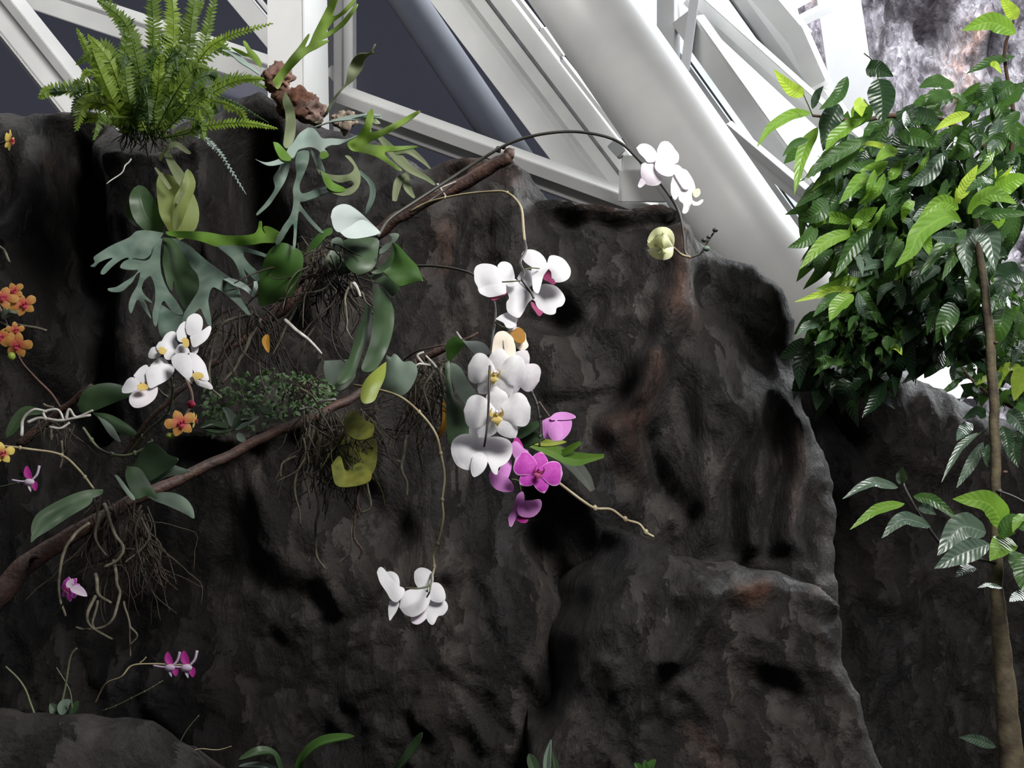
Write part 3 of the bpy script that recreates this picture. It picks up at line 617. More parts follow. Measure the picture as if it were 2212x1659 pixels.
def rootmass(parent, x0, x1, y0, y1, d, n, ln, m='root', name='root_clump', seed=1, r=(1.6, 3.2), fan=.25, label=None, dz=.06, jit=9):
    rr = random.Random(seed)
    def fn(bm):
        for i in range(n):
            x = rr.uniform(x0, x1); y = rr.uniform(y0, y1); L_ = ln * rr.uniform(.35, 1); a = rr.gauss(0, fan) + (x - (x0 + x1) / 2) / (x1 - x0 + 1) * fan
            k = max(3, int(L_ / 38)); dd = d + rr.uniform(-dz, dz); pts = [P(x, y, dd)]
            for j in range(k):
                a += rr.gauss(0, .38); a *= .86; x += math.sin(a) * L_ / k + rr.gauss(0, jit * .4); y += math.cos(a) * L_ / k; dd += rr.uniform(-.014, .014)
                pts.append(P(x, y, dd))
            q = rr.uniform(*r); tube(bm, pts, M(q, d), M(q * .45, d), n=3 * k, seg=5, jit=.004)
    o = part(name, parent, fn, m, label); o['kind'] = 'stuff'; return o
def root(parent, pts, r0=3, r1=1.6, m='root', jit=.004):
    def fn(bm):
        d = pts[0][2]; tube(bm, [P(*q) for q in pts], M(r0, d), M(r1, d), n=7 * (len(pts) - 1), jit=jit)
    return part('root', parent, fn, m)
def D(l, d): return [(a, b, d) for a, b in l]

# ------------------------------------------------------------------ branches
t = thing('branch', 'long reddish brown branch running diagonally from lower left up to the middle ledge', 'branch', P(140, 1170, 2.45))
part('limb', t, lambda bm: tube(bm, [P(-80, 1350, 2.35), P(0, 1283, 2.38), (P(60, 1215, 2.4)), P(140, 1165, 2.42), P(270, 1090, 2.45), P(410, 1024, 2.5), P(560, 950, 2.56), P(720, 880, 2.62), P(800, 835, 2.66)],
     .02, rad=[M(x, 2.4) for x in (27, 26, 22, 19, 15, 13, 12, 11, 9)], n=70, seg=14, jit=.004), 'bark')
part('twig', t, lambda bm: tube(bm, [P(60, 1225, 2.40), P(72, 1205, 2.38), P(84, 1203, 2.36)], M(6, 2.4), M(5, 2.4)), 'bark')
t = thing('branch', 'dark branch climbing behind the orchid clumps to a cut end at the white window frame', 'branch', P(330, 930, 2.7))
part('limb', t, lambda bm: tube(bm, [P(262, 985, 2.72), P(330, 900, 2.7), P(430, 810, 2.7), P(560, 702, 2.7), P(650, 640, 2.68), P(790, 520, 2.66), P(900, 445, 2.62), P(1000, 395, 2.6), P(1105, 335, 2.56)],
     .02, rad=[M(x, 2.6) for x in (4, 5, 7, 12, 17, 16, 14, 16, 15)], n=80, seg=14, jit=.006), 'bark')
part('cut_end', t, lambda bm: (blob(bm, P(1100, 333, 2.56), M(15, 2.56), jit=.3), blob(bm, P(1076, 323, 2.55), M(8, 2.55), jit=.4), blob(bm, P(1088, 318, 2.55), M(6, 2.55))), 'bark')
part('tie', t, lambda bm: (tube(bm, [P(945, 398, 2.56), P(952, 408, 2.55), P(964, 426, 2.56)], M(3, 2.5), M(2, 2.5)), tube(bm, [P(938, 417, 2.56), P(955, 405, 2.55), P(985, 392, 2.56)], M(2, 2.5), M(1.5, 2.5))), 'root_silver', 'pale tie around the branch')
t = thing('branch', 'thin brown twig in front of the long dark leaf left of the white orchids', 'branch', P(930, 775, 2.45))
part('limb', t, lambda bm: tube(bm, [P(790, 832, 2.55), P(880, 790, 2.5), P(940, 762, 2.47), P(1000, 735, 2.45), P(1035, 718, 2.45)], .01, rad=[M(x, 2.5) for x in (9, 8, 8, 4, 2.5)], n=30, seg=10, jit=.003), 'bark')
part('twig', t, lambda bm: tube(bm, [P(872, 778, 2.48), P(905, 757, 2.44), P(965, 744, 2.42)], M(2, 2.5), M(2, 2.5)), 'bark')
t = thing('branch', 'short brown stick rising left of the white orchid cluster', 'branch', P(170, 860, 2.6))
part('limb', t, lambda bm: tube(bm, [P(40, 960, 2.62), P(110, 905, 2.6), P(150, 875, 2.58), P(200, 835, 2.55)], M(10, 2.6), M(7, 2.6), n=20, seg=10, jit=.004), 'bark')

# ------------------------------------------------------------------ big orchid at the centre left
t = thing('orchid_plant', 'large white moth orchid with broad waxy leaves and three long arching flower stalks', 'orchid', P(770, 590, 2.4))
A = t
QC = (500, 400); QW = (500, 0)
traced(t, [[(640, 1400), (655, 1350), (700, 1322), (750, 1322), (800, 1350), (860, 1400), (955, 1493), (850, 1416), (770, 1455), (700, 1500), (660, 1475)], [(700, 1503), (770, 1458), (850, 1419), (957, 1497), (940, 1515), (880, 1530), (800, 1542), (740, 1535)]], 2.3, (820, 500), -.0009, m='olw', sc=QW, name='leaf', label='waxy leaf with the light on it put into a pale colour', bulge=.008, und=.004)
traced(t, [(720, 360), (780, 345), (940, 345), (945, 430), (930, 510), (880, 560), (800, 570), (740, 520), (725, 450)], 2.34, (815, 520), -.0003, m='olf', sc=QC, name='leaf', bulge=.012)
traced(t, [(640, 420), (700, 440), (740, 500), (770, 560), (700, 575), (640, 540), (610, 480)], 2.36, (750, 580), -.0003, m='olf', sc=QC, name='leaf', bulge=.01)
traced(t, [(650, 350), (680, 338), (715, 350), (718, 400), (700, 430), (660, 410), (640, 380)], 2.31, (730, 540), -.0004, m='olp', sc=QC, name='leaf', bulge=.008)
traced(t, [(1040, 370), (1080, 390), (1150, 470), (1205, 530), (1235, 612), (1215, 620), (1140, 640), (1080, 650), (1000, 575), (980, 560), (1030, 520), (1055, 450)], 2.31, (820, 575), -.0007, m='olg', sc=QC, name='leaf', label='yellow-green leaf bent downwards', bulge=.012)
traced(t, [(900, 565), (950, 535), (1010, 480), (1045, 400), (1052, 470), (1020, 530), (980, 565), (930, 575)], 2.33, (820, 575), -.0004, m='olf', sc=QC, name='leaf')
traced(t, [(880, 590), (960, 575), (1040, 610), (1085, 660), (1040, 715), (980, 660), (920, 610)], 2.34, (800, 590), -.0004, m='olf', sc=QC, name='leaf')
traced(t, [(955, 420), (990, 385), (1030, 365), (1035, 335), (1020, 318), (1050, 310), (1082, 318), (1070, 350), (1045, 380), (1000, 425), (960, 445)], 2.3, (815, 560), -.0005, m='olp', sc=QC, name='leaf')
traced(t, [(172, 730), (180, 620), (200, 520), (240, 430), (300, 380), (350, 375), (400, 400), (450, 430), (465, 480), (450, 580), (410, 680), (350, 740), (260, 765), (185, 778)], 2.38, (560, 660), -.0006, m='olg', sc=QC, name='leaf', label='broad bright green leaf', bulge=.012)
traced(t, [(930, 640), (980, 670), (1020, 730), (1048, 820), (1045, 920), (1010, 1050), (940, 1180), (880, 1210), (840, 1190), (860, 1120), (900, 1000), (915, 850), (920, 720)], 2.34, (790, 598), -.0005, m='olf', sc=QC, name='leaf', label='long hanging strap leaf', bulge=.014)
traced(t, [(870, 750), (905, 830), (890, 960), (840, 1090), (790, 1230), (700, 1290), (690, 1240), (760, 1120), (800, 980), (850, 850)], 2.37, (790, 605), -.0003, m='olf', sc=QC, name='leaf', bulge=.012)
traced(t, [(470, 470), (500, 390), (570, 310), (640, 275), (650, 310), (600, 350), (540, 420), (490, 500)], 2.38, (660, 560), -.0004, m='olg', sc=QC, name='leaf', label='pale leaf base behind the roots')
rootmass(t, 640, 770, 520, 620, 2.4, 110, 190, 'root_dark', seed=3, r=(1.4, 3), fan=.8, jit=24); rootmass(t, 650, 760, 540, 640, 2.37, 12, 160, 'root', seed=33, r=(1.4, 2.6), fan=.9, jit=26)
rootmass(t, 460, 600, 660, 720, 2.48, 46, 180, 'root_dark', seed=4, r=(1.6, 2.6), fan=.6)
rootmass(t, 670, 740, 510, 560, 2.35, 16, 60, 'root_dark', seed=14, r=(1.6, 3), fan=1.2)
for pts, r0, m in [([(760, 610, 2.3), (765, 640, 2.28), (782, 632, 2.27), (790, 650, 2.27), (812, 668, 2.28)], 3, 'root'), ([(760, 618, 2.3), (745, 650, 2.28), (750, 690, 2.27), (748, 710, 2.27), (762, 735, 2.27)], 3, 'root'),
                   ([(765, 612, 2.28), (770, 622, 2.27), (776, 640, 2.27)], 5, 'root_silver'), ([(615, 692, 2.35), (640, 712, 2.34), (662, 730, 2.34), (676, 745, 2.34), (692, 765, 2.35)], 5, 'root_silver'),
                   ([(740, 570, 2.36), (700, 620, 2.34), (640, 640, 2.34), (600, 650, 2.35)], 3, 'root'), ([(700, 600, 2.38), (690, 680, 2.36), (650, 760, 2.36), (640, 800, 2.37)], 3.4, 'root_dark'),
                   ([(560, 690, 2.45), (535, 740, 2.43), (510, 790, 2.43), (480, 830, 2.43)], 5, 'root'), ([(540, 680, 2.45), (480, 700, 2.43), (460, 760, 2.43), (452, 830, 2.43), (480, 860, 2.43)], 4, 'root'),
                   ([(640, 660, 2.4), (610, 720, 2.38), (590, 770, 2.38)], 3, 'root'), ([(560, 780, 2.42), (565, 820, 2.4), (580, 850, 2.4)], 2.5, 'root_dark')]:
    root(t, pts, r0, r0 * .6, m)
part('dead_leaf', t, lambda bm: leaf(bm, D([(578, 722), (574, 740), (580, 762)], 2.36), 9, 'ellip', fold=.6), 'dead', 'orange dried leaf tip')
# first stalk: arch to the right
stem(t, [(815, 512, 2.34), (840, 475, 2.36), (890, 440, 2.38), (960, 395, 2.4), (1030, 350, 2.4), (1100, 310, 2.38), (1170, 290, 2.36), (1250, 285, 2.34), (1330, 303, 2.32), (1380, 345, 2.3), (1430, 400, 2.28), (1465, 455, 2.26), (1477, 510, 2.26), (1480, 545, 2.26), (1492, 556, 2.26)], 4.2, 3.0, 'stem_dark')
stem(t, [(885, 458, 2.4), (915, 442, 2.4), (960, 412, 2.42), (985, 395, 2.42)], 3, 2.4, 'stem_dark')
stem(t, [(1492, 556, 2.26), (1515, 545, 2.26), (1530, 520, 2.26), (1545, 498, 2.26)], 3, 2, 'stem_dark', 'bud_twig')
for x, y, r_ in ((1545, 497, 6), (1521, 519, 6), (1526, 537, 7.5), (1531, 512, 5)):
    part('bud', t, lambda bm: blob(bm, P(x, y, 2.25), M(r_, 2.25), sc=(1.1, 1, .9)), 'stem_dark' if r_ < 7 else 'olp')
stem(t, [(1400, 362, 2.29), (1420, 352, 2.25), (1432, 350, 2.22)], 2, 2, 'stem_pale', 'flower_pedicel')
stem(t, [(1447, 425, 2.27), (1460, 420, 2.25), (1472, 412, 2.22)], 2, 2, 'stem_pale', 'flower_pedicel')
stem(t, [(1492, 556, 2.26), (1472, 550, 2.25), (1455, 535, 2.23)], 3.2, 3, 'stem_pale', 'flower_pedicel')
QU = (1100, 0)
bloom(t, (960, 1040), 2.2, QU, [('sepal', [(950, 1025), (1010, 1015), (1062, 1050), (1075, 1090), (1060, 1130), (1020, 1140), (970, 1120), (940, 1080)], -.004, None), ('petal', [(820, 955), (850, 930), (890, 930), (930, 955), (958, 1000), (958, 1035), (900, 1050), (870, 1020), (840, 990)], 0, None), ('petal', [(955, 965), (980, 920), (1020, 913), (1050, 935), (1070, 965), (1095, 1000), (1090, 1045), (1060, 1058), (1010, 1030), (960, 1025)], .003, None), ('sepal', [(855, 1060), (900, 1045), (950, 1080), (985, 1150), (970, 1190), (920, 1200), (870, 1180), (850, 1120)], .006, None), ('sepal', [(850, 1150), (870, 1165), (880, 1185), (850, 1212), (832, 1205), (835, 1185)], .008, None)], 'white bloom seen from behind', 'p_blush')
bloom(t, (1120, 1200), 2.19, QU, [('sepal', [(1068, 1058), (1110, 1080), (1150, 1150), (1165, 1212), (1130, 1222), (1090, 1170), (1062, 1110)], -.006, 'p_blush'), ('petal', [(1043, 1190), (1060, 1130), (1085, 1120), (1110, 1180), (1098, 1250), (1070, 1292), (1045, 1250)], 0, None), ('petal', [(1095, 1230), (1160, 1210), (1188, 1260), (1172, 1330), (1145, 1376), (1118, 1372), (1125, 1320), (1095, 1290)], .002, None), ('petal', [(1118, 1088), (1150, 1105), (1190, 1170), (1202, 1230), (1180, 1262), (1155, 1200)], .008, None), ('lip', [(1188, 1228), (1225, 1218), (1234, 1250), (1210, 1276), (1188, 1262)], .004, 'p_bud'), ('lip', [(1182, 1292), (1210, 1305), (1245, 1288), (1252, 1300), (1225, 1326), (1185, 1325)], .006, 'p_white')], 'white bloom turned sideways', 'p_white')
part('bud', t, lambda bm: [leaf(bm, [(1455, 533, 2.2), (1430 + dx, 525 + dy, 2.17 - dz), (1398 + dx * .3, 530 + dy, 2.2)], 26, 'ellip', tz=dy / 40, tx=dx / 30, fold=0, arch=.55) for dx, dy, dz in ((0, -9, .02), (0, 10, .02), (3, 0, .035), (0, -2, -.03))]
     , 'p_bud', 'half-open cream bud')
# second stalk
stem(t, [(884, 457, 2.4), (930, 435, 2.38), (1000, 420, 2.34), (1060, 414, 2.3), (1092, 415, 2.28), (1115, 432, 2.26), (1127, 455, 2.25), (1131, 500, 2.22), (1135, 540, 2.2)], 2.4, 3.2, 'stem_pale', nodes=3)
stem(t, [(1133, 520, 2.2), (1136, 540, 2.17), (1124, 566, 2.13), (1132, 590, 2.11), (1128, 605, 2.10), (1145, 628, 2.10), (1153, 645, 2.1)], 3.2, 2.6, 'stem_dark', label='dark zigzag tip of the flower stalk')
stem(t, [(1128, 606, 2.10), (1105, 608, 2.1), (1085, 609, 2.11)], 1.6, 1.6, 'stem', 'flower_pedicel')
stem(t, [(1133, 582, 2.11), (1150, 579, 2.12), (1165, 580, 2.13)], 1.6, 1.6, 'stem', 'flower_pedicel')
QT = (900, 500)
bloom(t, (570, 330), 2.15, QT, [('sepal', [(522, 220), (545, 198), (580, 197), (610, 215), (626, 255), (632, 305), (600, 325), (560, 315), (535, 270)], .006, None), ('petal', [(370, 260), (385, 225), (430, 208), (490, 215), (530, 240), (552, 290), (572, 330), (578, 375), (560, 400), (520, 412), (480, 415), (430, 405), (400, 385), (395, 360), (375, 320)], -.004, None), ('petal', [(400, 375), (450, 350), (520, 340), (565, 350), (578, 395), (540, 412), (470, 425), (412, 402)], -.012, None), ('sepal', [(560, 320), (610, 300), (650, 320), (640, 350), (590, 355)], .0, None), ('lip', [(472, 425), (520, 410), (572, 380), (580, 402), (540, 428), (500, 447), (480, 440)], .004, 'lip_magenta')], 'left white bloom of the upper group, seen from behind')
bloom(t, (700, 340), 2.17, QT, [('petal', [(578, 335), (640, 318), (690, 350), (712, 380), (752, 428), (720, 462), (690, 520), (660, 558), (620, 545), (585, 515), (580, 460), (597, 430), (580, 380)], .0, None), ('sepal', [(650, 300), (670, 265), (700, 248), (745, 258), (758, 290), (752, 335), (720, 365), (690, 350), (658, 318)], -.004, None)], 'middle white bloom of the upper group, seen from behind')
bloom(t, (800, 260), 2.14, QT, [('sepal', [(740, 235), (830, 200), (852, 235), (820, 285), (805, 340), (785, 400), (752, 375), (745, 300)], -.006, None), ('petal', [(678, 148), (700, 122), (745, 118), (790, 135), (825, 170), (838, 212), (800, 245), (760, 238), (710, 208), (685, 178)], 0, None), ('petal', [(843, 205), (855, 165), (875, 155), (910, 160), (950, 180), (985, 225), (995, 265), (980, 305), (940, 326), (890, 327), (872, 300), (868, 260), (845, 235)], .002, None), ('lip', [(815, 292), (840, 260), (868, 243), (872, 285), (897, 330), (880, 344), (850, 325), (820, 310)], .012, 'lip_magenta')], 'upper white bloom of the group, magenta lip at its centre')
bloom(t, (780, 450), 2.16, QT, [('petal', [(762, 445), (785, 390), (803, 345), (850, 341), (900, 355), (940, 395), (959, 440), (940, 480), (905, 495), (895, 530), (860, 538), (820, 525), (780, 490)], 0, None), ('lip', [(735, 452), (760, 465), (795, 505), (816, 522), (790, 548), (760, 510), (742, 485)], .006, 'lip_magenta'), ('sepal', [(740, 395), (770, 380), (790, 420), (780, 450), (750, 440)], .0, None)], 'right white bloom of the upper group, magenta lip at lower left')
# third stalk: hanging chain
stem(t, [(900, 574, 2.36), (940, 575, 2.32), (990, 582, 2.28), (1030, 598, 2.24), (1062, 640, 2.2), (1070, 680, 2.18), (1064, 730, 2.15), (1058, 790, 2.1)], 3, 2.6, 'stem_dark')
stem(t, [(1058, 790, 2.06), (1056, 850, 2.05), (1054, 900, 2.05), (1050, 940, 2.05), (1046, 965, 2.06)], 2.8, 2.4, 'stem_dark')
stem(t, [(1068, 695, 2.16), (1085, 706, 2.15), (1100, 712, 2.14)], 2, 2, 'stem', 'flower_pedicel')
bloom(t, (570, 600), 2.15, QT, [('petal', [(509, 566), (545, 540), (595, 524), (650, 555), (640, 600), (620, 624), (580, 620), (560, 590)], 0, None), ('sepal', [(575, 590), (620, 580), (645, 600), (635, 630), (600, 640)], .01, None)], 'folded white bloom')
bloom(t, (660, 690), 2.17, QT, [('petal', [(575, 648), (650, 618), (700, 655), (708, 700), (722, 740), (690, 768), (650, 755), (620, 710)], 0, 'p_cream'), ('lip', [(600, 652), (655, 622), (690, 640), (704, 690), (680, 722), (640, 712), (612, 675)], -.012, 'dead')], 'withering bloom with brown-yellow centre')
bloom(t, (560, 860), 2.1, QT, [('petal', [(485, 790), (492, 720), (510, 665), (540, 645), (580, 650), (628, 700), (615, 760), (595, 830), (560, 878), (520, 850), (487, 825)], 0, 'p_cream'), ('petal', [(560, 700), (600, 665), (632, 720), (640, 790), (610, 850), (575, 870), (570, 790)], -.008, 'p_cream')], 'wilted cream bloom folded shut')
flower(t, 1108, 800, 2.14, 118, 'blush', yaw=-6, pitch=-4, roll=-36, var=7, label='white bloom with lilac sepals, partly covered')
flower(t, 1072, 806, 2.09, 128, 'white', yaw=-14, pitch=6, roll=-8, var=0, label='white bloom with yellow centre, upper of the two facing the viewer')
flower(t, 1074, 893, 2.09, 140, 'white', yaw=-4, pitch=8, roll=4, var=3, label='white bloom with yellow centre, lower of the two facing the viewer')
bloom(t, (435, 1400), 2.12, QT, [('sepal', [(338, 1310), (345, 1250), (400, 1225), (450, 1255), (455, 1330), (430, 1390), (380, 1350)], .008, None), ('petal', [(221, 1400), (235, 1350), (280, 1315), (330, 1308), (390, 1320), (425, 1370), (440, 1420), (410, 1470), (370, 1530), (320, 1540), (260, 1510), (230, 1450)], 0, None), ('petal', [(450, 1330), (520, 1325), (590, 1345), (618, 1390), (610, 1450), (575, 1500), (530, 1525), (520, 1570), (490, 1555), (465, 1500), (440, 1450), (437, 1390)], .002, None), ('sepal', [(362, 1450), (400, 1425), (440, 1440), (457, 1490), (430, 1550), (375, 1586), (353, 1560), (350, 1510)], -.006, None)], 'lowest white bloom of the chain, seen from behind')
# ------------------------------------------------------------------ orchid below with the long drooping stalk
t = thing('orchid_plant', 'orchid with heart-shaped grey-green leaf and thin stalk drooping to the lowest white flowers', 'orchid', P(790, 840, 2.5))
traced(t, [(600, 1135), (680, 1130), (780, 1130), (740, 1190), (700, 1270), (650, 1290), (610, 1250), (595, 1190)], 2.46, (765, 835), -.0005, m='olp', sc=QC, name='leaf', bulge=.01)
traced(t, [(1000, 1098), (1030, 1112), (1050, 1088), (1080, 1110), (1110, 1142), (1160, 1138), (1195, 1170), (1200, 1220), (1170, 1290), (1120, 1350), (1050, 1362), (990, 1320), (985, 1250), (1000, 1180)], 2.38, (800, 830), -.0006, m='olp', sc=QC, name='leaf', label='grey-green heart-shaped leaf', bulge=.014)
traced(t, [(1000, 1140), (960, 1170), (880, 1240), (840, 1310), (835, 1380), (860, 1412), (920, 1395), (950, 1330), (990, 1240)], 2.36, (838, 790), -.0004, m='oly', sc=QC, name='leaf', label='yellowing leaf', bulge=.01)
traced(t, [(690, 1250), (740, 1190), (790, 1170), (800, 1230), (750, 1300), (690, 1330), (670, 1310)], 2.42, (770, 830), -.0004, m='olf', sc=QC, name='leaf')
traced(t, [(745, 893), (770, 888), (785, 905), (808, 920), (800, 945), (770, 950), (745, 930)], 2.42, (765, 880), m='moss', name='leaf', label='yellow-green mossy leaf among the roots')
traced(t, [(715, 1005), (735, 985), (748, 1020), (775, 1000), (800, 1015), (798, 1040), (760, 1052), (725, 1048)], 2.42, (765, 960), m='moss', name='leaf')
traced(t, [(750, 930), (800, 930), (815, 980), (800, 1030), (750, 1045), (725, 990)], 2.52, (765, 900), m='moss', name='leaf')
rootmass(t, 720, 800, 900, 1000, 2.42, 16, 110, 'root_dark', seed=36, r=(1.2, 2.4), fan=.5, jit=16)
rootmass(t, 650, 810, 880, 960, 2.5, 110, 180, 'root_dark', seed=5, r=(1.2, 2.8), fan=.45, jit=18); rootmass(t, 655, 740, 880, 960, 2.46, 26, 190, 'root', seed=35, r=(1.3, 2.6), fan=.25, jit=16)
rootmass(t, 660, 800, 890, 1000, 2.46, 14, 130, 'moss', seed=6, r=(1.2, 2.2), fan=.3)
for pts, r0, m in [([(700, 890, 2.46), (690, 960, 2.45), (680, 1040, 2.45), (688, 1100, 2.45), (680, 1140, 2.45), (684, 1200, 2.45), (702, 1230, 2.45)], 4.5, 'root'),
                   ([(680, 920, 2.45), (665, 980, 2.44), (655, 1020, 2.44), (665, 1060, 2.44), (668, 1100, 2.44)], 4, 'root'), ([(665, 990, 2.44), (636, 1030, 2.43), (642, 1080, 2.43), (650, 1135, 2.44)], 4, 'root'),
                   ([(720, 980, 2.45), (705, 1060, 2.44), (702, 1110, 2.44)], 3.5, 'root'), ([(780, 1010, 2.45), (775, 1070, 2.44), (768, 1120, 2.44), (765, 1160, 2.44), (780, 1185, 2.44), (772, 1206, 2.44)], 4.5, 'bark'),
                   ([(790, 1020, 2.45), (800, 1090, 2.44), (780, 1110, 2.44), (762, 1130, 2.44), (755, 1190, 2.44), (732, 1220, 2.44)], 3, 'root'), ([(745, 1030, 2.45), (750, 1075, 2.44), (765, 1095, 2.44)], 3, 'bark'),
                   ([(785, 1040, 2.45), (770, 1080, 2.43), (782, 1110, 2.43)], 3, 'bark'), ([(640, 985, 2.46), (612, 1000, 2.46), (606, 1030, 2.46)], 4, 'root')]:
    root(t, pts, r0, r0 * .5, m)
stem(t, [(765, 832, 2.42), (800, 838, 2.36), (860, 855, 2.3), (905, 890, 2.27), (940, 935, 2.26), (952, 980, 2.26), (960, 1030, 2.26), (955, 1080, 2.26), (957, 1120, 2.26), (945, 1175, 2.26), (936, 1200, 2.26), (938, 1225, 2.25), (932, 1250, 2.22)], 3, 2.6, 'stem_pale', nodes=6)
stem(t, [(932, 1240, 2.22), (930, 1262, 2.17), (905, 1271, 2.15), (875, 1270, 2.15)], 2.4, 1.8, 'stem', 'flower_pedicel')
stem(t, [(930, 1262, 2.17), (928, 1278, 2.16), (922, 1290, 2.17)], 2.2, 1.8, 'stem', 'flower_pedicel')
QB = (600, 850)
bloom(t, (960, 1300), 2.2, QB, [('sepal', [(880, 1190), (885, 1150), (920, 1125), (970, 1135), (1000, 1165), (1005, 1210), (980, 1260), (930, 1275), (890, 1230)], .0, None), ('petal', [(785, 1380), (810, 1290), (880, 1262), (960, 1280), (985, 1330), (950, 1400), (880, 1442), (820, 1425)], -.006, None),
   ('petal', [(980, 1220), (1040, 1225), (1075, 1270), (1082, 1330), (1040, 1350), (985, 1330), (970, 1270)], -.003, None), ('sepal', [(975, 1320), (1050, 1320), (1090, 1350), (1098, 1390), (1070, 1430), (1035, 1440), (1010, 1488), (985, 1490), (960, 1450), (965, 1380)], .006, None), ('sepal', [(870, 1410), (940, 1370), (985, 1400), (970, 1440), (930, 1480), (895, 1492), (862, 1475), (860, 1435)], .01, 'p_blush')], 'white bloom seen from behind')
bloom(t, (780, 1290), 2.19, QB, [('petal', [(640, 1155), (655, 1125), (682, 1128), (730, 1190), (780, 1240), (818, 1262), (810, 1305), (770, 1347), (730, 1330), (700, 1280), (660, 1220)], -.004, None), ('petal', [(700, 1152), (740, 1150), (775, 1175), (787, 1220), (780, 1250), (740, 1210)], .006, None), ('sepal', [(720, 1340), (782, 1345), (770, 1400), (745, 1440), (722, 1466), (714, 1400)], .008, None)], 'white bloom turned left')
# ------------------------------------------------------------------ orchid with the wet leaf
t = thing('orchid_plant', 'flowerless orchid with long hanging leaves, directly left of the white flower chain', 'orchid', P(960, 790, 2.45))
traced(t, [(1383, 1060), (1390, 1020), (1430, 985), (1470, 980), (1512, 1010), (1490, 1050), (1430, 1122), (1395, 1128)], 2.36, (968, 778), -.0006, m='olg', sc=QC, name='leaf', label='small bright green leaf', bulge=.01)
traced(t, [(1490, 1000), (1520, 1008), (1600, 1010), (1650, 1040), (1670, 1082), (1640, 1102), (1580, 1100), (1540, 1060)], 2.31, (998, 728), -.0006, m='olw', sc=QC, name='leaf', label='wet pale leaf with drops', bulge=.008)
traced(t, [(1378, 1150), (1410, 1140), (1415, 1250), (1440, 1370), (1500, 1440), (1540, 1500), (1538, 1640), (1480, 1670), (1400, 1655), (1385, 1400)], 2.4, (970, 790), -.0003, m='olf', sc=QC, name='leaf', label='long dark green hanging leaf', bulge=.012)
traced(t, [(1408, 1138), (1480, 1180), (1530, 1270), (1590, 1350), (1597, 1402), (1520, 1422), (1480, 1380), (1430, 1290)], 2.37, (966, 780), -.0006, m='olp', sc=QC, name='leaf', bulge=.01)
oleaf(t, [(955, 860, 2.42), (962, 895, 2.4), (955, 930, 2.4), (935, 955, 2.42)], 8, 'dead', 'lance', fold=.5, label='yellow dying leaf')
rootmass(t, 880, 965, 775, 860, 2.44, 90, 140, 'root_dark', seed=8, r=(1.3, 2.6), fan=.55)
rootmass(t, 830, 940, 870, 930, 2.48, 26, 120, 'root_dark', seed=9, r=(1.2, 2.2), fan=.8)
for pts, r0, m in [([(915, 790, 2.38), (900, 770, 2.37), (915, 762, 2.37)], 4, 'root_silver'), ([(940, 795, 2.38), (918, 770, 2.37)], 4, 'root_silver'), ([(930, 790, 2.38), (905, 788, 2.37), (895, 795, 2.37)], 3.5, 'root_silver'),
                   ([(935, 800, 2.38), (915, 840, 2.37), (925, 880, 2.37), (940, 930, 2.37)], 3.5, 'root'), ([(995, 735, 2.3), (985, 715, 2.3)], 3.5, 'root_silver'),
                   ([(880, 940, 2.42), (870, 985, 2.41), (868, 1010, 2.41), (880, 1040, 2.41), (880, 1072, 2.41)], 4, 'root'), ([(870, 1000, 2.41), (855, 996, 2.41), (850, 1000, 2.41)], 2, 'root'),
                   ([(955, 785, 2.38), (950, 810, 2.37), (958, 850, 2.38)], 4, 'root'), ([(905, 935, 2.45), (906, 985, 2.45), (915, 1020, 2.45)], 3, 'root_dark')]:
    root(t, pts, r0, r0 * .6, m)

# ------------------------------------------------------------------ purple orchid
t = thing('orchid_plant', 'magenta and lilac moth orchid hanging below the white flower chain', 'orchid', P(1165, 960, 2.3))
stem(t, [(1140, 832, 2.22), (1155, 860, 2.22), (1163, 885, 2.22), (1168, 920, 2.22), (1165, 965, 2.22)], 3, 2.4, 'stem_dark', nodes=4)
stem(t, [(1164, 868, 2.22), (1176, 885, 2.21), (1187, 900, 2.2)], 2.6, 2.2, 'bark_young', 'flower_pedicel')
stem(t, [(1110, 940, 2.25), (1130, 985, 2.2), (1160, 1010, 2.2), (1205, 1042, 2.2), (1255, 1080, 2.2), (1285, 1098, 2.21), (1320, 1101, 2.22), (1350, 1122, 2.23), (1380, 1132, 2.24), (1395, 1150, 2.24), (1412, 1160, 2.24)], 4, 3, 'stem_pale', nodes=5, label='long straw-coloured stalk running to the lower right')
stem(t, [(1125, 1062, 2.22), (1120, 1040, 2.21), (1105, 1035, 2.2)], 2, 2, 'stem', 'flower_pedicel')
flower(t, 1162, 1018, 2.12, 104, 'purple', yaw=14, pitch=14, roll=-18, var=1, label='deep magenta bloom with white rims, facing the viewer')
bloom(t, (860, 1200), 2.16, QT, [('petal', [(812, 1222), (860, 1200), (900, 1195), (960, 1208), (1000, 1220), (995, 1280), (960, 1330), (920, 1352), (860, 1342), (820, 1328)], 0, None), ('petal', [(862, 1200), (900, 1172), (960, 1167), (1010, 1182), (1027, 1202), (990, 1214), (920, 1217), (870, 1217)], -.008, None), ('sepal', [(900, 1215), (940, 1260), (930, 1340), (880, 1350), (850, 1290)], -.012, None)], 'half-closed lilac bloom, highest of the purple ones', 'p_lilac')
bloom(t, (660, 1380), 2.18, QT, [('petal', [(612, 1372), (645, 1355), (690, 1400), (722, 1425), (680, 1480), (645, 1475), (615, 1425)], 0, None), ('sepal', [(615, 1370), (640, 1330), (665, 1345), (690, 1400), (650, 1400)], .006, 'p_magenta')], 'small lilac bloom squeezed between the white and the magenta one', 'p_lilac')
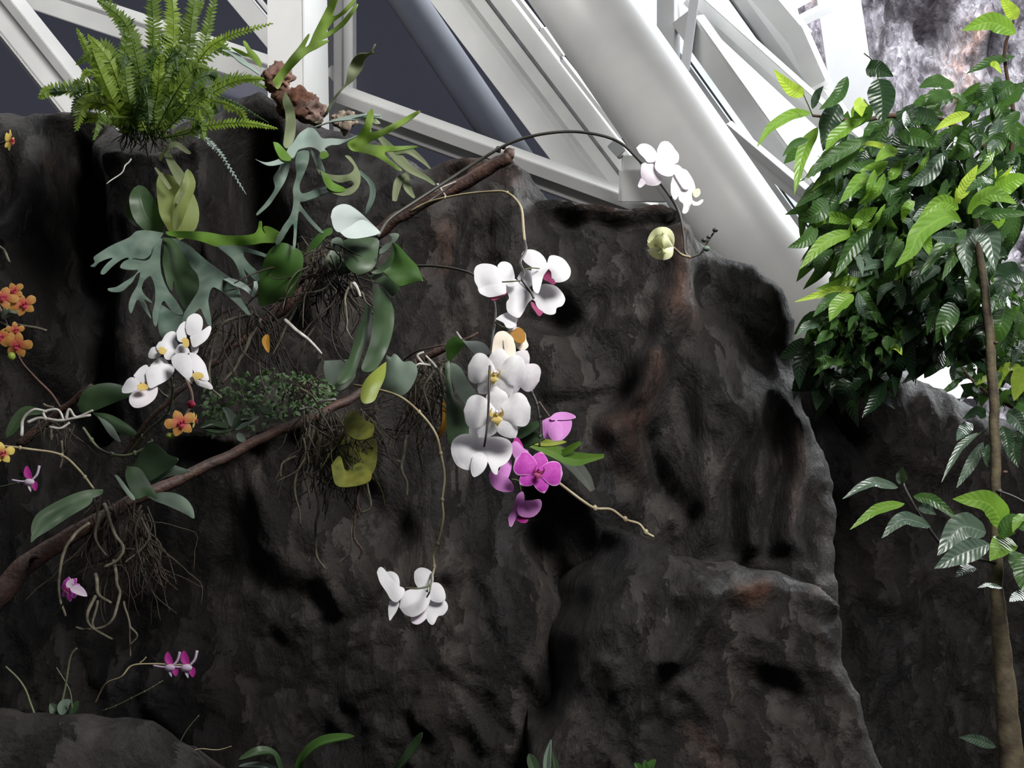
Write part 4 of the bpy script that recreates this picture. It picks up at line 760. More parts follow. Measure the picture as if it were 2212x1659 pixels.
bloom(t, (1460, 540), 2.16, QB, [('petal', [(1363, 530), (1380, 495), (1430, 500), (1470, 530), (1520, 590), (1515, 632), (1450, 634), (1400, 612), (1373, 572)], 0, None), ('petal', [(1430, 500), (1450, 450), (1500, 425), (1510, 470), (1490, 540), (1460, 560)], .006, None)], 'lilac bloom below the lowest white flower', 'p_lilac')
bloom(t, (1550, 760), 2.16, QB, [('petal', [(1543, 745), (1580, 700), (1640, 690), (1690, 684), (1705, 715), (1690, 760), (1650, 795), (1600, 800), (1560, 785)], 0, None), ('petal', [(1495, 855), (1490, 800), (1520, 745), (1545, 660), (1582, 636), (1592, 690), (1572, 745), (1540, 800), (1512, 858)], .006, None), ('lip', [(1548, 790), (1612, 798), (1612, 830), (1580, 838), (1542, 818)], .012, 'p_magenta')], 'lowest lilac bloom', 'p_lilac')
oleaf(t, [(1110, 950, 2.28), (1140, 930, 2.26), (1172, 912, 2.25)], 14, 'olf', 'ellip', tz=.5, label='green leaf with pale stripe')
oleaf(t, [(1120, 965, 2.28), (1150, 948, 2.27), (1180, 945, 2.26)], 14, 'olf', 'ellip', tz=.2)
oleaf(t, [(1140, 955, 2.3), (1180, 958, 2.28), (1224, 955, 2.28)], 10, 'oly', 'ellip')
t = thing('staghorn_fern', 'small staghorn frond sticking out beside the magenta orchid', 'fern', P(1170, 970, 2.45))
part('frond', t, lambda bm: (rib(bm, [(1150, 960, 2.42, 9), (1195, 975, 2.38, 15), (1240, 992, 2.34, 18), (1275, 990, 2.32, 11), (1305, 985, 2.3, 5)]), rib(bm, [(1215, 980, 2.36, 9), (1240, 965, 2.34, 8), (1255, 956, 2.33, 4)])), 'stagg', 'bright green forked frond')
part('frond', t, lambda bm: (rib(bm, [(1130, 955, 2.46, 8), (1180, 965, 2.44, 14), (1225, 990, 2.42, 17), (1262, 1030, 2.42, 14), (1280, 1060, 2.42, 6)])), 'dull', 'dull grey frond')

# ------------------------------------------------------------------ lower-left orchid
t = thing('orchid_plant', 'white-flowered orchid with dark leaves and bearded roots on the lower left branch', 'orchid', P(250, 1060, 2.4))
QL = (0, 900); QM = (0, 450)
for out, d, b, m, l in [
 ([(665, 470), (560, 475), (450, 510), (330, 570), (240, 630), (205, 700), (205, 765), (250, 705), (340, 650), (450, 590), (560, 540), (655, 505)], 2.36, (218, 1060), 'olf', None),
 ([(600, 530), (530, 540), (400, 610), (290, 680), (215, 740), (199, 815), (240, 780), (330, 725), (450, 645), (570, 575)], 2.34, (205, 1080), 'olf', None),
 ([(955, 515), (1040, 490), (1130, 495), (1200, 530), (1245, 590), (1252, 658), (1200, 630), (1080, 575), (1000, 545)], 2.34, (320, 1070), 'olp', 'pale leaf'),
 ([(960, 420), (1030, 380), (1110, 315), (1160, 325), (1228, 352), (1180, 370), (1080, 390), (1000, 428)], 2.36, (320, 1040), 'olp', None),
 ([(850, 330), (900, 250), (960, 170), (1010, 180), (1080, 240), (1148, 270), (1130, 310), (1050, 370), (960, 422), (900, 400)], 2.38, (270, 1010), 'olf', None),
 ([(820, 320), (900, 335), (950, 400), (1015, 522), (950, 512), (880, 532), (830, 450), (810, 380)], 2.35, (270, 1010), 'olf', None),
 ([(740, 378), (770, 390), (830, 470), (872, 530), (850, 535), (790, 460)], 2.33, (250, 1025), 'olp', None),
 ([(630, -5), (690, 30), (740, 80), (778, 165), (720, 130), (670, 60)], 2.4, (205, 895), 'olp', 'narrow pale leaf')]:
    traced(t, out, d, b, -.0006, m=m, sc=QL, name='leaf', label=l, bulge=.008)
for out in ([(500, 1270), (540, 1180), (620, 1140), (720, 1130), (820, 1160), (845, 1208), (720, 1262), (600, 1312), (530, 1322)], [(600, 1320), (700, 1330), (800, 1380), (885, 1455), (800, 1462), (680, 1400)]):
    traced(t, out, 2.5, (165, 895), -.0003, m='olf', sc=QM, name='leaf', bulge=.012)
rootmass(t, 195, 320, 1070, 1150, 2.42, 75, 230, 'root_dark', seed=12, r=(1.4, 3), fan=.3, jit=20)
rootmass(t, 260, 340, 1180, 1240, 2.42, 22, 150, 'bark', seed=13, r=(.8, 1.4), fan=.9)
for pts, r0, m in [([(192, 1130, 2.33), (155, 1160, 2.31), (135, 1190, 2.3), (126, 1250, 2.3), (128, 1290, 2.3), (140, 1332, 2.3)], 4, 'root'), ([(225, 1090, 2.36), (240, 1140, 2.34), (265, 1180, 2.33), (255, 1210, 2.33), (225, 1225, 2.33)], 4.5, 'root'),
                   ([(215, 1110, 2.36), (205, 1160, 2.35), (230, 1200, 2.34)], 4, 'root_dark'), ([(245, 1210, 2.35), (252, 1260, 2.33), (258, 1290, 2.33), (240, 1340, 2.32), (205, 1360, 2.32), (164, 1354, 2.32)], 4, 'root'),
                   ([(208, 1290, 2.33), (188, 1325, 2.31), (200, 1360, 2.31), (244, 1382, 2.31)], 4, 'root'), ([(205, 1240, 2.34), (215, 1285, 2.33), (240, 1304, 2.33)], 4.5, 'root'), ([(212, 1300, 2.33), (200, 1340, 2.32), (205, 1360, 2.32)], 3, 'root'),
                   ([(305, 1120, 2.38), (320, 1160, 2.36), (300, 1195, 2.36), (268, 1218, 2.36)], 3.5, 'root'), ([(270, 1300, 2.35), (282, 1350, 2.33), (278, 1380, 2.33), (282, 1418, 2.33)], 2.6, 'root'), ([(282, 1355, 2.33), (294, 1374, 2.32), (280, 1396, 2.32)], 2.6, 'root')]:
    root(t, pts, r0, r0 * .7, m)
stem(t, [(275, 985, 2.4), (320, 930, 2.36), (360, 895, 2.32), (372, 850, 2.28), (370, 815, 2.26)], 3.4, 2.6, 'stem', nodes=3)
stem(t, [(180, 925, 2.42), (215, 970, 2.38), (265, 985, 2.37), (310, 970, 2.37), (330, 950, 2.37)], 3.4, 2.6, 'stem', 'flower_stalk', nodes=4)
stem(t, [(362, 858, 2.3), (350, 850, 2.29), (340, 838, 2.28)], 3, 2, 'stem', 'flower_pedicel')
stem(t, [(0, 963, 2.3), (60, 970, 2.3), (130, 982, 2.32), (170, 1015, 2.34), (202, 1056, 2.36)], 3, 3, 'stem_pale', 'flower_stalk', nodes=3)
bloom(t, (1215, 830), 2.26, QM, [('sepal', [(1198, 770), (1210, 710), (1250, 681), (1290, 690), (1310, 730), (1300, 790), (1260, 825), (1212, 815)], 0, None), ('petal', [(1225, 830), (1290, 800), (1350, 760), (1364, 780), (1340, 840), (1290, 882), (1245, 895)], -.004, None), ('petal', [(1138, 800), (1165, 750), (1202, 733), (1208, 800), (1195, 862), (1150, 855)], .004, None), ('sepal', [(1232, 890), (1282, 878), (1276, 930), (1243, 945)], .008, 'p_blush'), ('lip', [(1172, 850), (1190, 835), (1218, 850), (1218, 890), (1190, 898)], -.012, 'lip_yellow')], 'topmost white bloom of the cluster')
bloom(t, (1070, 910), 2.28, QM, [('sepal', [(1040, 865), (1070, 815), (1110, 794), (1137, 810), (1122, 865), (1085, 895)], 0, None), ('petal', [(957, 942), (980, 900), (1020, 900), (1045, 940), (1010, 968), (965, 967)], -.003, None), ('petal', [(1050, 900), (1120, 850), (1150, 880), (1145, 940), (1110, 975), (1065, 970)], -.002, None), ('sepal', [(1008, 892), (1030, 862), (1070, 862), (1092, 890), (1060, 930), (1020, 918)], -.008, None), ('lip', [(1020, 905), (1045, 895), (1075, 915), (1060, 942), (1030, 935)], -.014, 'lip_yellow')], 'white bloom at the left of the cluster top')
bloom(t, (1240, 1040), 2.22, QM, [('petal', [(1106, 970), (1130, 945), (1180, 935), (1228, 955), (1242, 1030), (1242, 1132), (1215, 1112), (1160, 1062), (1115, 1012)], -.004, None), ('petal', [(1222, 930), (1270, 943), (1320, 1000), (1340, 1060), (1347, 1112), (1290, 1102), (1248, 1050), (1226, 985)], 0, None), ('sepal', [(1252, 1105), (1330, 1112), (1372, 1150), (1365, 1170), (1320, 1157), (1275, 1140)], .004, None), ('sepal', [(1125, 925), (1160, 878), (1200, 888), (1225, 930), (1175, 948), (1140, 945)], .006, None), ('lip', [(1238, 1072), (1270, 1058), (1308, 1068), (1312, 1092), (1260, 1106)], -.01, 'lip_yellow')], 'right white bloom of the cluster')
bloom(t, (930, 1130), 2.24, QM, [('sepal', [(836, 1215), (880, 1170), (960, 1160), (1012, 1148), (1017, 1190), (990, 1240), (930, 1280), (870, 1288), (836, 1255)], .004, 'p_blush'), ('petal', [(787, 1165), (820, 1108), (860, 1092), (905, 1130), (885, 1172), (840, 1192), (793, 1192)], .0, None), ('sepal', [(862, 1080), (905, 1030), (950, 1012), (966, 1070), (935, 1125), (890, 1118)], .003, None), ('petal', [(940, 1065), (970, 1020), (1040, 1008), (1100, 1008), (1127, 1040), (1090, 1100), (1020, 1142), (962, 1158)], -.006, None), ('sepal', [(970, 1015), (1030, 962), (1078, 985), (1082, 1015), (1020, 1024)], .008, None), ('lip', [(885, 1142), (930, 1128), (958, 1160), (920, 1178), (890, 1165)], -.014, 'lip_yellow')], 'lowest white bloom of the cluster')
# orange flowers
t = thing('orchid_plant', 'orange orchid flower with crimson centre hanging right below the white cluster', 'orchid', P(412, 870, 2.3))
stem(t, [(402, 820, 2.3), (412, 845, 2.28), (415, 870, 2.27), (402, 895, 2.25), (398, 912, 2.24)], 4, 3, 'bark_young')
flower(t, 390, 913, 2.22, 66, 'orange', yaw=10, pitch=10, roll=20, var=1)
flower(t, 421, 908, 2.25, 42, 'yellow', yaw=80, pitch=0, roll=10, var=2)
part('bud', t, lambda bm: blob(bm, P(413, 873, 2.26), M(10, 2.26), sc=(1, 1, .8), jit=.4), 'lip_red', 'red-brown bud')
part('bud', t, lambda bm: blob(bm, P(367, 941, 2.23), M(9, 2.23), sc=(1.1, 1, .8)), 'oly', 'yellow-green bud')
t = thing('orchid_plant', 'cluster of orange orchids with crimson centres at the left edge', 'orchid', P(30, 780, 2.35))
stem(t, [(-20, 620, 2.32), (10, 690, 2.32), (30, 740, 2.3), (45, 780, 2.32), (75, 815, 2.36), (110, 850, 2.4), (130, 880, 2.42)], 3, 3, 'bark_young')
for x, y, s_, k in ((8, 642, 60, 1), (30, 628, 44, 2), (50, 657, 58, 3), (4, 728, 52, 2), (38, 745, 62, 1), (33, 712, 40, 3)):
    flower(t, x, y, 2.24 + k * .01, s_, 'orange', yaw=R.uniform(-20, 30), pitch=R.uniform(-5, 25), roll=R.uniform(-20, 30), var=k)
oleaf(t, D([(5, 690), (20, 670), (38, 678)], 2.3), 12, 'olp', 'ellip')
part('bud', t, lambda bm: blob(bm, P(25, 770, 2.25), M(9, 2.25), sc=(1, 1, 1.1)), 'oly', 'yellow-green bud')
root(t, [(30, 700, 2.3), (60, 705, 2.29), (102, 714, 2.29)], 3.5, 3, 'root')
root(t, [(-5, 695, 2.3), (20, 705, 2.29), (25, 720, 2.29)], 3.5, 3, 'root')
root(t, [(-5, 530, 2.3), (10, 545, 2.29), (22, 568, 2.29)], 4, 3, 'root')
t = thing('orchid_plant', 'yellow orchid flower with red lip at the upper left edge in front of the rock', 'orchid', P(0, 330, 2.4))
stem(t, [(-30, 345, 2.42), (-5, 315, 2.4), (14, 305, 2.38)], 3, 2.4, 'stem')
flower(t, 22, 303, 2.34, 56, 'yellow', yaw=70, pitch=0, roll=-10, var=3)
t = thing('orchid_plant', 'yellow orchid flower at the left edge below the orange ones', 'orchid', P(0, 985, 2.3))
stem(t, [(-40, 960, 2.32), (-10, 962, 2.3), (5, 970, 2.28)], 3, 2.4, 'stem_pale')
flower(t, 4, 978, 2.24, 56, 'yellow', yaw=20, pitch=10, roll=10, var=4)

# root tangle and leaves at the left
t = thing('orchid_plant', 'small leafless orchid, silvery root tangle on the branch stub', 'orchid', P(130, 910, 2.45))
for pts, r0 in [([(60, 912), (90, 905), (130, 908), (195, 895)], 4), ([(100, 910), (98, 890), (125, 885), (135, 910)], 3.5), ([(140, 905), (150, 885), (165, 900), (200, 884)], 3.5), ([(105, 925), (130, 925), (150, 912)], 3.5),
                ([(45, 940), (50, 905), (75, 885), (105, 888)], 4), ([(110, 925), (108, 950), (112, 940)], 3), ([(135, 950), (136, 980), (130, 1010)], 3), ([(118, 880), (100, 872), (96, 868)], 3)]:
    root(t, D(pts, 2.38), r0, r0 * .7, 'root_silver' if r0 > 3 else 'root')
rootmass(t, 80, 165, 900, 930, 2.43, 26, 90, 'root_dark', seed=21, r=(1, 2), fan=.8)
oleaf(t, D([(90, 890), (50, 895), (15, 945)], 2.44), 14, 'olf', 'strap')
# small purple and white flowers
def little(t, x, y, s, d=2.2, flip=1):
    part('flower', t, lambda bm: (leaf(bm, D([(x, y), (x - flip * s * .25, y - s * .35), (x - flip * s * .3, y - s * .85)], d), s * .24, 'ellip', tz=0), leaf(bm, D([(x + flip * s * .1, y + s * .1), (x + flip * s * .2, y + s * .4), (x + flip * s * .25, y + s * .75)], d), s * .2, 'ellip', tz=0)), 'p_magenta', 'deep magenta petals')
    part('lip', t, lambda bm: (blob(bm, P(x - flip * s * .15, y + s * .2, d), M(s * .3, d), sc=(1.2, .8, .8)), leaf(bm, D([(x - flip * s * .1, y + s * .2), (x - flip * s * .1, y + s * .5), (x - flip * s * .05, y + s * .8)], d), s * .14, 'lance')), 'p_palelilac', 'pale lilac pouch')
    part('spur', t, lambda bm: (tube(bm, D2([(x, y + s * .1), (x + flip * s * .35, y - s * .3), (x + flip * s * .5, y - s * .85)], d), M(s * .07, d), M(s * .09, d)), tube(bm, D2([(x - flip * s * .1, y + s * .1), (x - flip * s * .6, y + s * .15), (x - flip * s * 1.25, y + s * .05)], d), M(s * .07, d), M(s * .06, d))), 'p_palelilac')
def D2(l, d): return [P(a, b, d) for a, b in l]
t = thing('orchid_plant', 'small purple and white orchid flower right of the yellow one at the left edge', 'orchid', P(60, 1040, 2.3)); little(t, 68, 1035, 34)
stem(t, [(-30, 1055, 2.26), (0, 1052, 2.24), (40, 1043, 2.2)], 1.6, 1.6, 'stem')
t = thing('orchid_plant', 'small magenta orchid flower with pale tips beside the hanging root', 'orchid', P(140, 1280, 2.3))
flower(t, 150, 1272, 2.2, 58, 'purple', yaw=-50, pitch=10, roll=-25, var=6)
part('petal', t, lambda bm: leaf(bm, D([(152, 1270), (168, 1275), (188, 1288)], 2.17), 11, 'ellip'), 'p_palelilac', 'pale tipped petal')
part('petal', t, lambda bm: leaf(bm, D([(152, 1270), (152, 1262), (158, 1250)], 2.17), 9, 'ellip'), 'p_palelilac', 'pale petal')
stem(t, [(120, 1330, 2.24), (135, 1305, 2.22), (145, 1280, 2.2)], 2, 2, 'stem')
t = thing('orchid_plant', 'spray of two small purple and white orchid flowers in the dark above the boulder', 'orchid', P(215, 1500, 2.3))
little(t, 372, 1436, 33); little(t, 408, 1436, 36)
stem(t, [(205, 1520, 2.24), (228, 1478, 2.22), (262, 1462, 2.2), (285, 1438, 2.2), (330, 1434, 2.2), (375, 1436, 2.2), (410, 1436, 2.2)], 1.8, 1.8, 'stem_pale')
stem(t, [(302, 1432, 2.2), (310, 1426, 2.2), (316, 1419, 2.2)], 1.4, 1.4, 'stem_pale', 'twig')
stem(t, [(220, 1536, 2.24), (250, 1525, 2.22), (300, 1500, 2.2), (330, 1484, 2.2), (352, 1470, 2.2)], 1.2, 1, 'stem', 'twig', nodes=6)
t = thing('seedling', 'small pale-leaved plant with thin upright stalks behind the boulder', 'plant', P(140, 1560, 2.2))
oleaf(t, D([(132, 1545), (138, 1525), (152, 1512)], 2.14), 12, 'olp', 'ellip'); oleaf(t, D([(150, 1548), (160, 1530), (168, 1514)], 2.15), 8, 'olf', 'ellip'); oleaf(t, D([(140, 1550), (122, 1540), (108, 1520)], 2.15), 14, 'olf', 'ellip')
stem(t, [(134, 1516, 2.14), (142, 1480, 2.14), (152, 1420, 2.14), (166, 1400, 2.14)], 2.4, 2, 'stem')
stem(t, [(156, 1530, 2.14), (150, 1490, 2.14), (122, 1442, 2.14)], 1.4, 1.2, 'stem')
t = thing('dry_stalk', 'bare bent stalk rising behind the boulder at the left edge', 'plant', P(80, 1552, 2.15))
stem(t, [(78, 1552, 2.14), (66, 1520, 2.14), (55, 1490, 2.14), (38, 1465, 2.14), (12, 1440, 2.14)], 2.6, 2.2, 'stem')
t = thing('dry_stalk', 'thin dry twig right of the boulder near the bottom', 'plant', P(400, 1640, 2.15))
stem(t, [(395, 1630, 2.14), (430, 1618, 2.14), (470, 1620, 2.14), (500, 1612, 2.14)], 1.4, 1, 'stem_pale'); stem(t, [(385, 1610, 2.14), (405, 1575, 2.14), (430, 1545, 2.14)], 1.2, 1, 'stem')

# bottom plants
t = thing('orchid_plant', 'plant with one arched yellow-green leaf at the bottom edge', 'orchid', P(655, 1690, 2.3))
oleaf(t, [(645, 1680, 2.26), (655, 1640, 2.24), (695, 1605, 2.22), (765, 1590, 2.2)], 16, 'olg', 'orchid', tz=.9, fold=.4)
stem(t, [(650, 1720, 2.27), (645, 1690, 2.26), (648, 1660, 2.25)], 5, 4, 'stem')
t = thing('orchid_plant', 'plant with dark leaves at the bottom edge left of the arched leaf', 'orchid', P(600, 1700, 2.3))
oleaf(t, [(610, 1670, 2.24), (590, 1630, 2.22), (560, 1624, 2.2), (516, 1642, 2.2)], 13, 'olf', 'orchid', tz=1); oleaf(t, [(605, 1672, 2.25), (570, 1655, 2.23), (515, 1656, 2.22)], 9, 'olp', 'orchid', tz=1)
stem(t, [(612, 1710, 2.26), (610, 1685, 2.25), (606, 1655, 2.24)], 4, 3, 'stem')
t = thing('seedling', 'narrow upright leaf at the bottom edge below the drooping white flowers', 'plant', P(850, 1690, 2.3))
oleaf(t, [(840, 1680, 2.26), (870, 1645, 2.24), (895, 1610, 2.23), (912, 1583, 2.22)], 10, 'olf', 'orchid', tz=.4)
t = thing('seedling', 'folded green leaf at the bottom edge right of centre', 'plant', P(1170, 1700, 2.3))
oleaf(t, [(1165, 1690, 2.2), (1150, 1650, 2.2), (1142, 1628, 2.2)], 12, 'olf', 'ellip'); oleaf(t, [(1180, 1690, 2.2), (1182, 1640, 2.2), (1190, 1598, 2.2)], 10, 'olp', 'lance', fold=.6); oleaf(t, [(1190, 1690, 2.2), (1200, 1660, 2.2), (1192, 1625, 2.2)], 8, 'olf', 'lance')
t = thing('seedling', 'bit of bright green leaf at the bottom edge in front of the rock ledge', 'plant', P(1395, 1690, 2.3))
oleaf(t, [(1385, 1690, 2.2), (1380, 1662, 2.2), (1370, 1648, 2.2)], 9, 'olg', 'ellip'); oleaf(t, [(1398, 1690, 2.2), (1402, 1660, 2.2), (1416, 1640, 2.2)], 10, 'olg', 'ellip'); oleaf(t, [(1392, 1690, 2.2), (1394, 1660, 2.2), (1392, 1642, 2.2)], 8, 'olg', 'ellip')
# ------------------------------------------------------------------ Boston fern
def fern_frond(bm, pts, hw, n=38, tx=0, tz=.2, droop=.25, frac=.1, ang=.25):
    """pinnate frond: rachis through pts, pairs of leaflets of half-span hw (photo px)"""
    uvl = bm.loops.layers.uv.active; d = pts[0][2]; C = spline([P(*q) for q in pts], n * 2)
    tube(bm, C[::6] + [C[-1]], M(1.6, d), M(.6, d), n=24, seg=4)
    for i in range(int(n * 2 * frac), n * 2):
        t = i / (n * 2); T = (C[min(i + 1, 2 * n)] - C[max(i - 1, 0)]).normalized(); Nn = facing(C[i], tx, tz); Nn = (Nn - T * Nn.dot(T)).normalized(); Sd = T.cross(Nn)
        L_ = M(hw, d) * (math.sin(math.pi * min(1, (t * .93 + .07)) ** .8) ** .55) * R.uniform(.85, 1.1); s_ = 1 if i % 2 else -1
        D_ = (Sd * s_ + T * (ang + .3 * t) - Nn * droop * R.uniform(.3, 1.4)).normalized(); w_ = M(4.0 + hw * .06, d); b = C[i]
        tw = (T * .9 + Nn * R.uniform(-.5, .5)).normalized()
        q = [b - tw * w_ * .5, b + tw * w_ * .7, b + D_ * L_ * .5 + tw * w_ * .75, b + D_ * L_ + tw * w_ * .1, b + D_ * L_ * .5 - tw * w_ * .6]
        vs = [bm.verts.new(v) for v in q]; f = bm.faces.new(vs)
        for lp, u in zip(f.loops, ((0, 0), (1, 0), (1, .5), (0, 1), (-1, .5))): lp[uvl].uv = u
def frond(t, pts, hw, m='fern', **k): return part('frond', t, lambda bm: fern_frond(bm, pts, hw, **k), m)
t = thing('boston_fern', 'big bushy bright green sword fern growing on top of the rock at upper left', 'fern', P(310, 300, 2.75))
for pts, hw, m in [
    ([(300, 290, 2.75), (240, 200, 2.65), (195, 120, 2.62), (165, 62, 2.62)], 22, 'fernl'), ([(290, 280, 2.75), (255, 170, 2.6), (225, 100, 2.55), (165, 140, 2.55)], 24, 'fern'),
    ([(295, 290, 2.72), (262, 200, 2.58), (235, 130, 2.52), (190, 75, 2.5)], 26, 'fernl'), ([(280, 290, 2.72), (250, 230, 2.55), (215, 150, 2.5), (200, 110, 2.5)], 24, 'fernl'),
    ([(310, 280, 2.75), (300, 150, 2.62), (270, 50, 2.6), (210, 0, 2.58)], 24, 'fern'), ([(320, 280, 2.78), (330, 130, 2.7), (330, 20, 2.66), (320, -60, 2.66)], 30, 'fern'),
    ([(330, 280, 2.78), (370, 120, 2.7), (375, 30, 2.68), (365, -50, 2.68)], 30, 'fernl'), ([(335, 280, 2.78), (400, 130, 2.7), (415, 40, 2.68), (425, -40, 2.68)], 28, 'fern'),
    ([(340, 285, 2.76), (420, 150, 2.65), (450, 60, 2.62), (470, -40, 2.6)], 22, 'fern'), ([(345, 280, 2.76), (430, 130, 2.62), (490, 80, 2.58), (590, 50, 2.56)], 16, 'fernl'),
    ([(345, 285, 2.74), (440, 200, 2.6), (520, 165, 2.55), (575, 190, 2.54)], 20, 'fern'), ([(340, 290, 2.74), (430, 220, 2.58), (510, 175, 2.52), (570, 170, 2.5)], 17, 'fernl'),
    ([(350, 300, 2.7), (430, 275, 2.55), (520, 265, 2.5), (600, 278, 2.5)], 15, 'fernl'), ([(340, 300, 2.7), (400, 240, 2.52), (440, 190, 2.48), (462, 215, 2.46)], 22, 'fern'),
    ([(330, 295, 2.7), (380, 200, 2.5), (420, 150, 2.46), (450, 150, 2.44)], 24, 'fern'), ([(320, 295, 2.7), (340, 200, 2.5), (345, 140, 2.45), (350, 120, 2.44)], 16, 'fernl'),
    ([(340, 300, 2.7), (420, 200, 2.6), (500, 220, 2.56), (580, 265, 2.55)], 7, 'fernd'), ([(350, 300, 2.7), (420, 290, 2.55), (470, 325, 2.5), (532, 420, 2.48)], 9, 'stagp'),
    ([(310, 290, 2.74), (280, 220, 2.6), (270, 120, 2.58), (280, 60, 2.56)], 24, 'fern'), ([(330, 280, 2.8), (350, 180, 2.72), (400, 60, 2.7), (440, 0, 2.7)], 26, 'fern'),
    ([(310, 280, 2.8), (290, 100, 2.75), (240, 20, 2.74), (195, -40, 2.74)], 24, 'fern'), ([(335, 300, 2.68), (400, 290, 2.54), (430, 270, 2.5), (440, 300, 2.48)], 18, 'fern')]:
    frond(t, pts, hw, m, tx=R.uniform(-.4, .4), tz=R.uniform(-.1, .5), droop=R.uniform(.1, .7))
rr = random.Random(5)
for i in range(66):
    a = rr.uniform(-1.1, 1.15); L_ = rr.uniform(110, 290) * (1 - .25 * abs(a)); bx = 312 + rr.uniform(-30, 40); by = 292 + rr.uniform(-12, 16); d0 = 2.74 + rr.uniform(-.08, .08); dd = rr.uniform(-.25, .06)
    x1 = bx + math.sin(a * .6) * L_ * .5; y1 = by - math.cos(a * .6) * L_ * .5; x2 = bx + math.sin(a) * L_ * .95; y2 = by - math.cos(a) * L_ * .9 + max(0, dd * -60)
    x3 = x2 + math.sin(a) * L_ * .2; y3 = y2 + rr.uniform(0, 60)
    frond(t, [(bx, by, d0), (x1, y1, d0 + dd * .4), (x2, y2, d0 + dd), (x3, y3, d0 + dd * 1.1)], rr.uniform(15, 28), rr.choice(['fern', 'fern', 'fernd', 'fernd', 'fernl']), n=30, tx=rr.uniform(-.6, .6), tz=rr.uniform(-.2, .5), droop=rr.uniform(.1, .9))
rootmass(t, 270, 390, 270, 300, 2.74, 40, 60, 'root_dark', name='fern_base', seed=31, r=(1.5, 3), fan=.8)
root(t, [(285, 345, 2.66), (262, 370, 2.62), (232, 400, 2.6)], 1.8, 1.2, 'root_silver')

# ------------------------------------------------------------------ staghorn ferns
def sfrond(t, ribs, m='stag', label=None, tx=0, tz=.35, curl=0, wave=.08):
    o = part('frond', t, lambda bm: [rib(bm, q, tx=tx, tz=tz, curl=curl, wave=wave) for q in ribs], m, label); return solid(o, .0018)
t = thing('staghorn_fern', 'staghorn fern with yellowish shield frond and spreading grey antler fronds on the left', 'fern', P(350, 505, 2.7))
sh = part('shield_frond', t, lambda bm: (leaf(bm, [(385, 520, 2.6), (390, 470, 2.57), (375, 420, 2.56), (345, 372, 2.58)], 44, 'ellip', tz=.1, fold=-.1, wave=.15, wfreq=2), leaf(bm, [(378, 500, 2.58), (392, 440, 2.55), (408, 400, 2.54), (405, 365, 2.55)], 18, 'ellip', fold=.4, wave=.2)), 'shield', 'upright yellow-green shield frond')
part('shield_frond', t, lambda bm: (leaf(bm, [(352, 500, 2.62), (320, 470, 2.59), (305, 430, 2.58), (300, 400, 2.6)], 30, 'ellip', tz=.1, wave=.1), leaf(bm, [(300, 490, 2.62), (285, 460, 2.6), (283, 425, 2.6)], 14, 'ellip')), 'olf', 'dark shield frond')
part('frond', t, lambda bm: (rib(bm, [(360, 330, 2.6, 7), (372, 355, 2.56, 10), (390, 385, 2.54, 13), (396, 410, 2.54, 6), (382, 440, 2.54, 3)]), rib(bm, [(345, 345, 2.6, 5), (360, 322, 2.56, 5), (380, 312, 2.55, 7), (405, 328, 2.55, 5), (412, 332, 2.55, 2)]), rib(bm, [(335, 362, 2.56, 2), (352, 385, 2.54, 5), (368, 408, 2.54, 4)])), 'stagt')
Q = (0, 450); B0 = (352, 505)
traced(t, [(1055, 160), (960, 145), (880, 150), (830, 190), (720, 240), (640, 290), (605, 320), (612, 350), (585, 375), (610, 378), (640, 350), (700, 325), (725, 325), (690, 355), (655, 400), (650, 425), (675, 425), (720, 380), (780, 335), (825, 320), (835, 345), (860, 325), (930, 330), (980, 290), (1015, 230)], 2.57, B0, -.0008, sc=Q)
traced(t, [(1030, 200), (1000, 240), (975, 310), (940, 340), (850, 330), (800, 345), (775, 380), (800, 395), (860, 400), (890, 402), (860, 440), (800, 480), (750, 510), (695, 520), (715, 540), (780, 540), (830, 500), (860, 470), (880, 430), (905, 420), (885, 500), (850, 560), (830, 620), (833, 665), (848, 678), (870, 620), (885, 592), (905, 600), (930, 650), (970, 710), (975, 700), (950, 640), (930, 590), (975, 612), (978, 600), (935, 560), (915, 520), (930, 470), (965, 440), (985, 460), (1000, 520), (1000, 600), (985, 680), (990, 740), (1000, 762), (1015, 750), (1025, 690), (1040, 620), (1060, 600), (1090, 640), (1130, 680), (1170, 690), (1180, 670), (1140, 600), (1100, 550), (1070, 500), (1045, 430), (1035, 350), (1038, 260), (1048, 200)], 2.55, B0, -.0008, sc=Q)
traced(t, [(1050, 190), (1060, 260), (1050, 350), (1075, 480), (1110, 540), (1120, 470), (1145, 560), (1190, 650), (1230, 640), (1280, 540), (1285, 480), (1250, 400), (1200, 320), (1160, 260), (1110, 200)], 2.6, B0, -.0004, sc=Q, m='olf')
traced(t, [(1040, 620), (1100, 660), (1180, 700), (1200, 780), (1180, 840), (1100, 860), (1040, 830), (1020, 740)], 2.58, B0, -.0003, sc=Q)
traced(t, [(1065, 160), (1130, 215), (1180, 290), (1240, 380), (1280, 440), (1285, 520), (1240, 600), (1190, 680), (1180, 740), (1230, 700), (1290, 650), (1310, 680), (1340, 750), (1365, 760), (1360, 690), (1345, 600), (1365, 520), (1400, 520), (1470, 570), (1530, 620), (1600, 690), (1610, 670), (1560, 590), (1540, 520), (1500, 460), (1430, 410), (1350, 350), (1280, 290), (1220, 240), (1150, 200), (1110, 165)], 2.56, B0, -.0008, sc=Q)
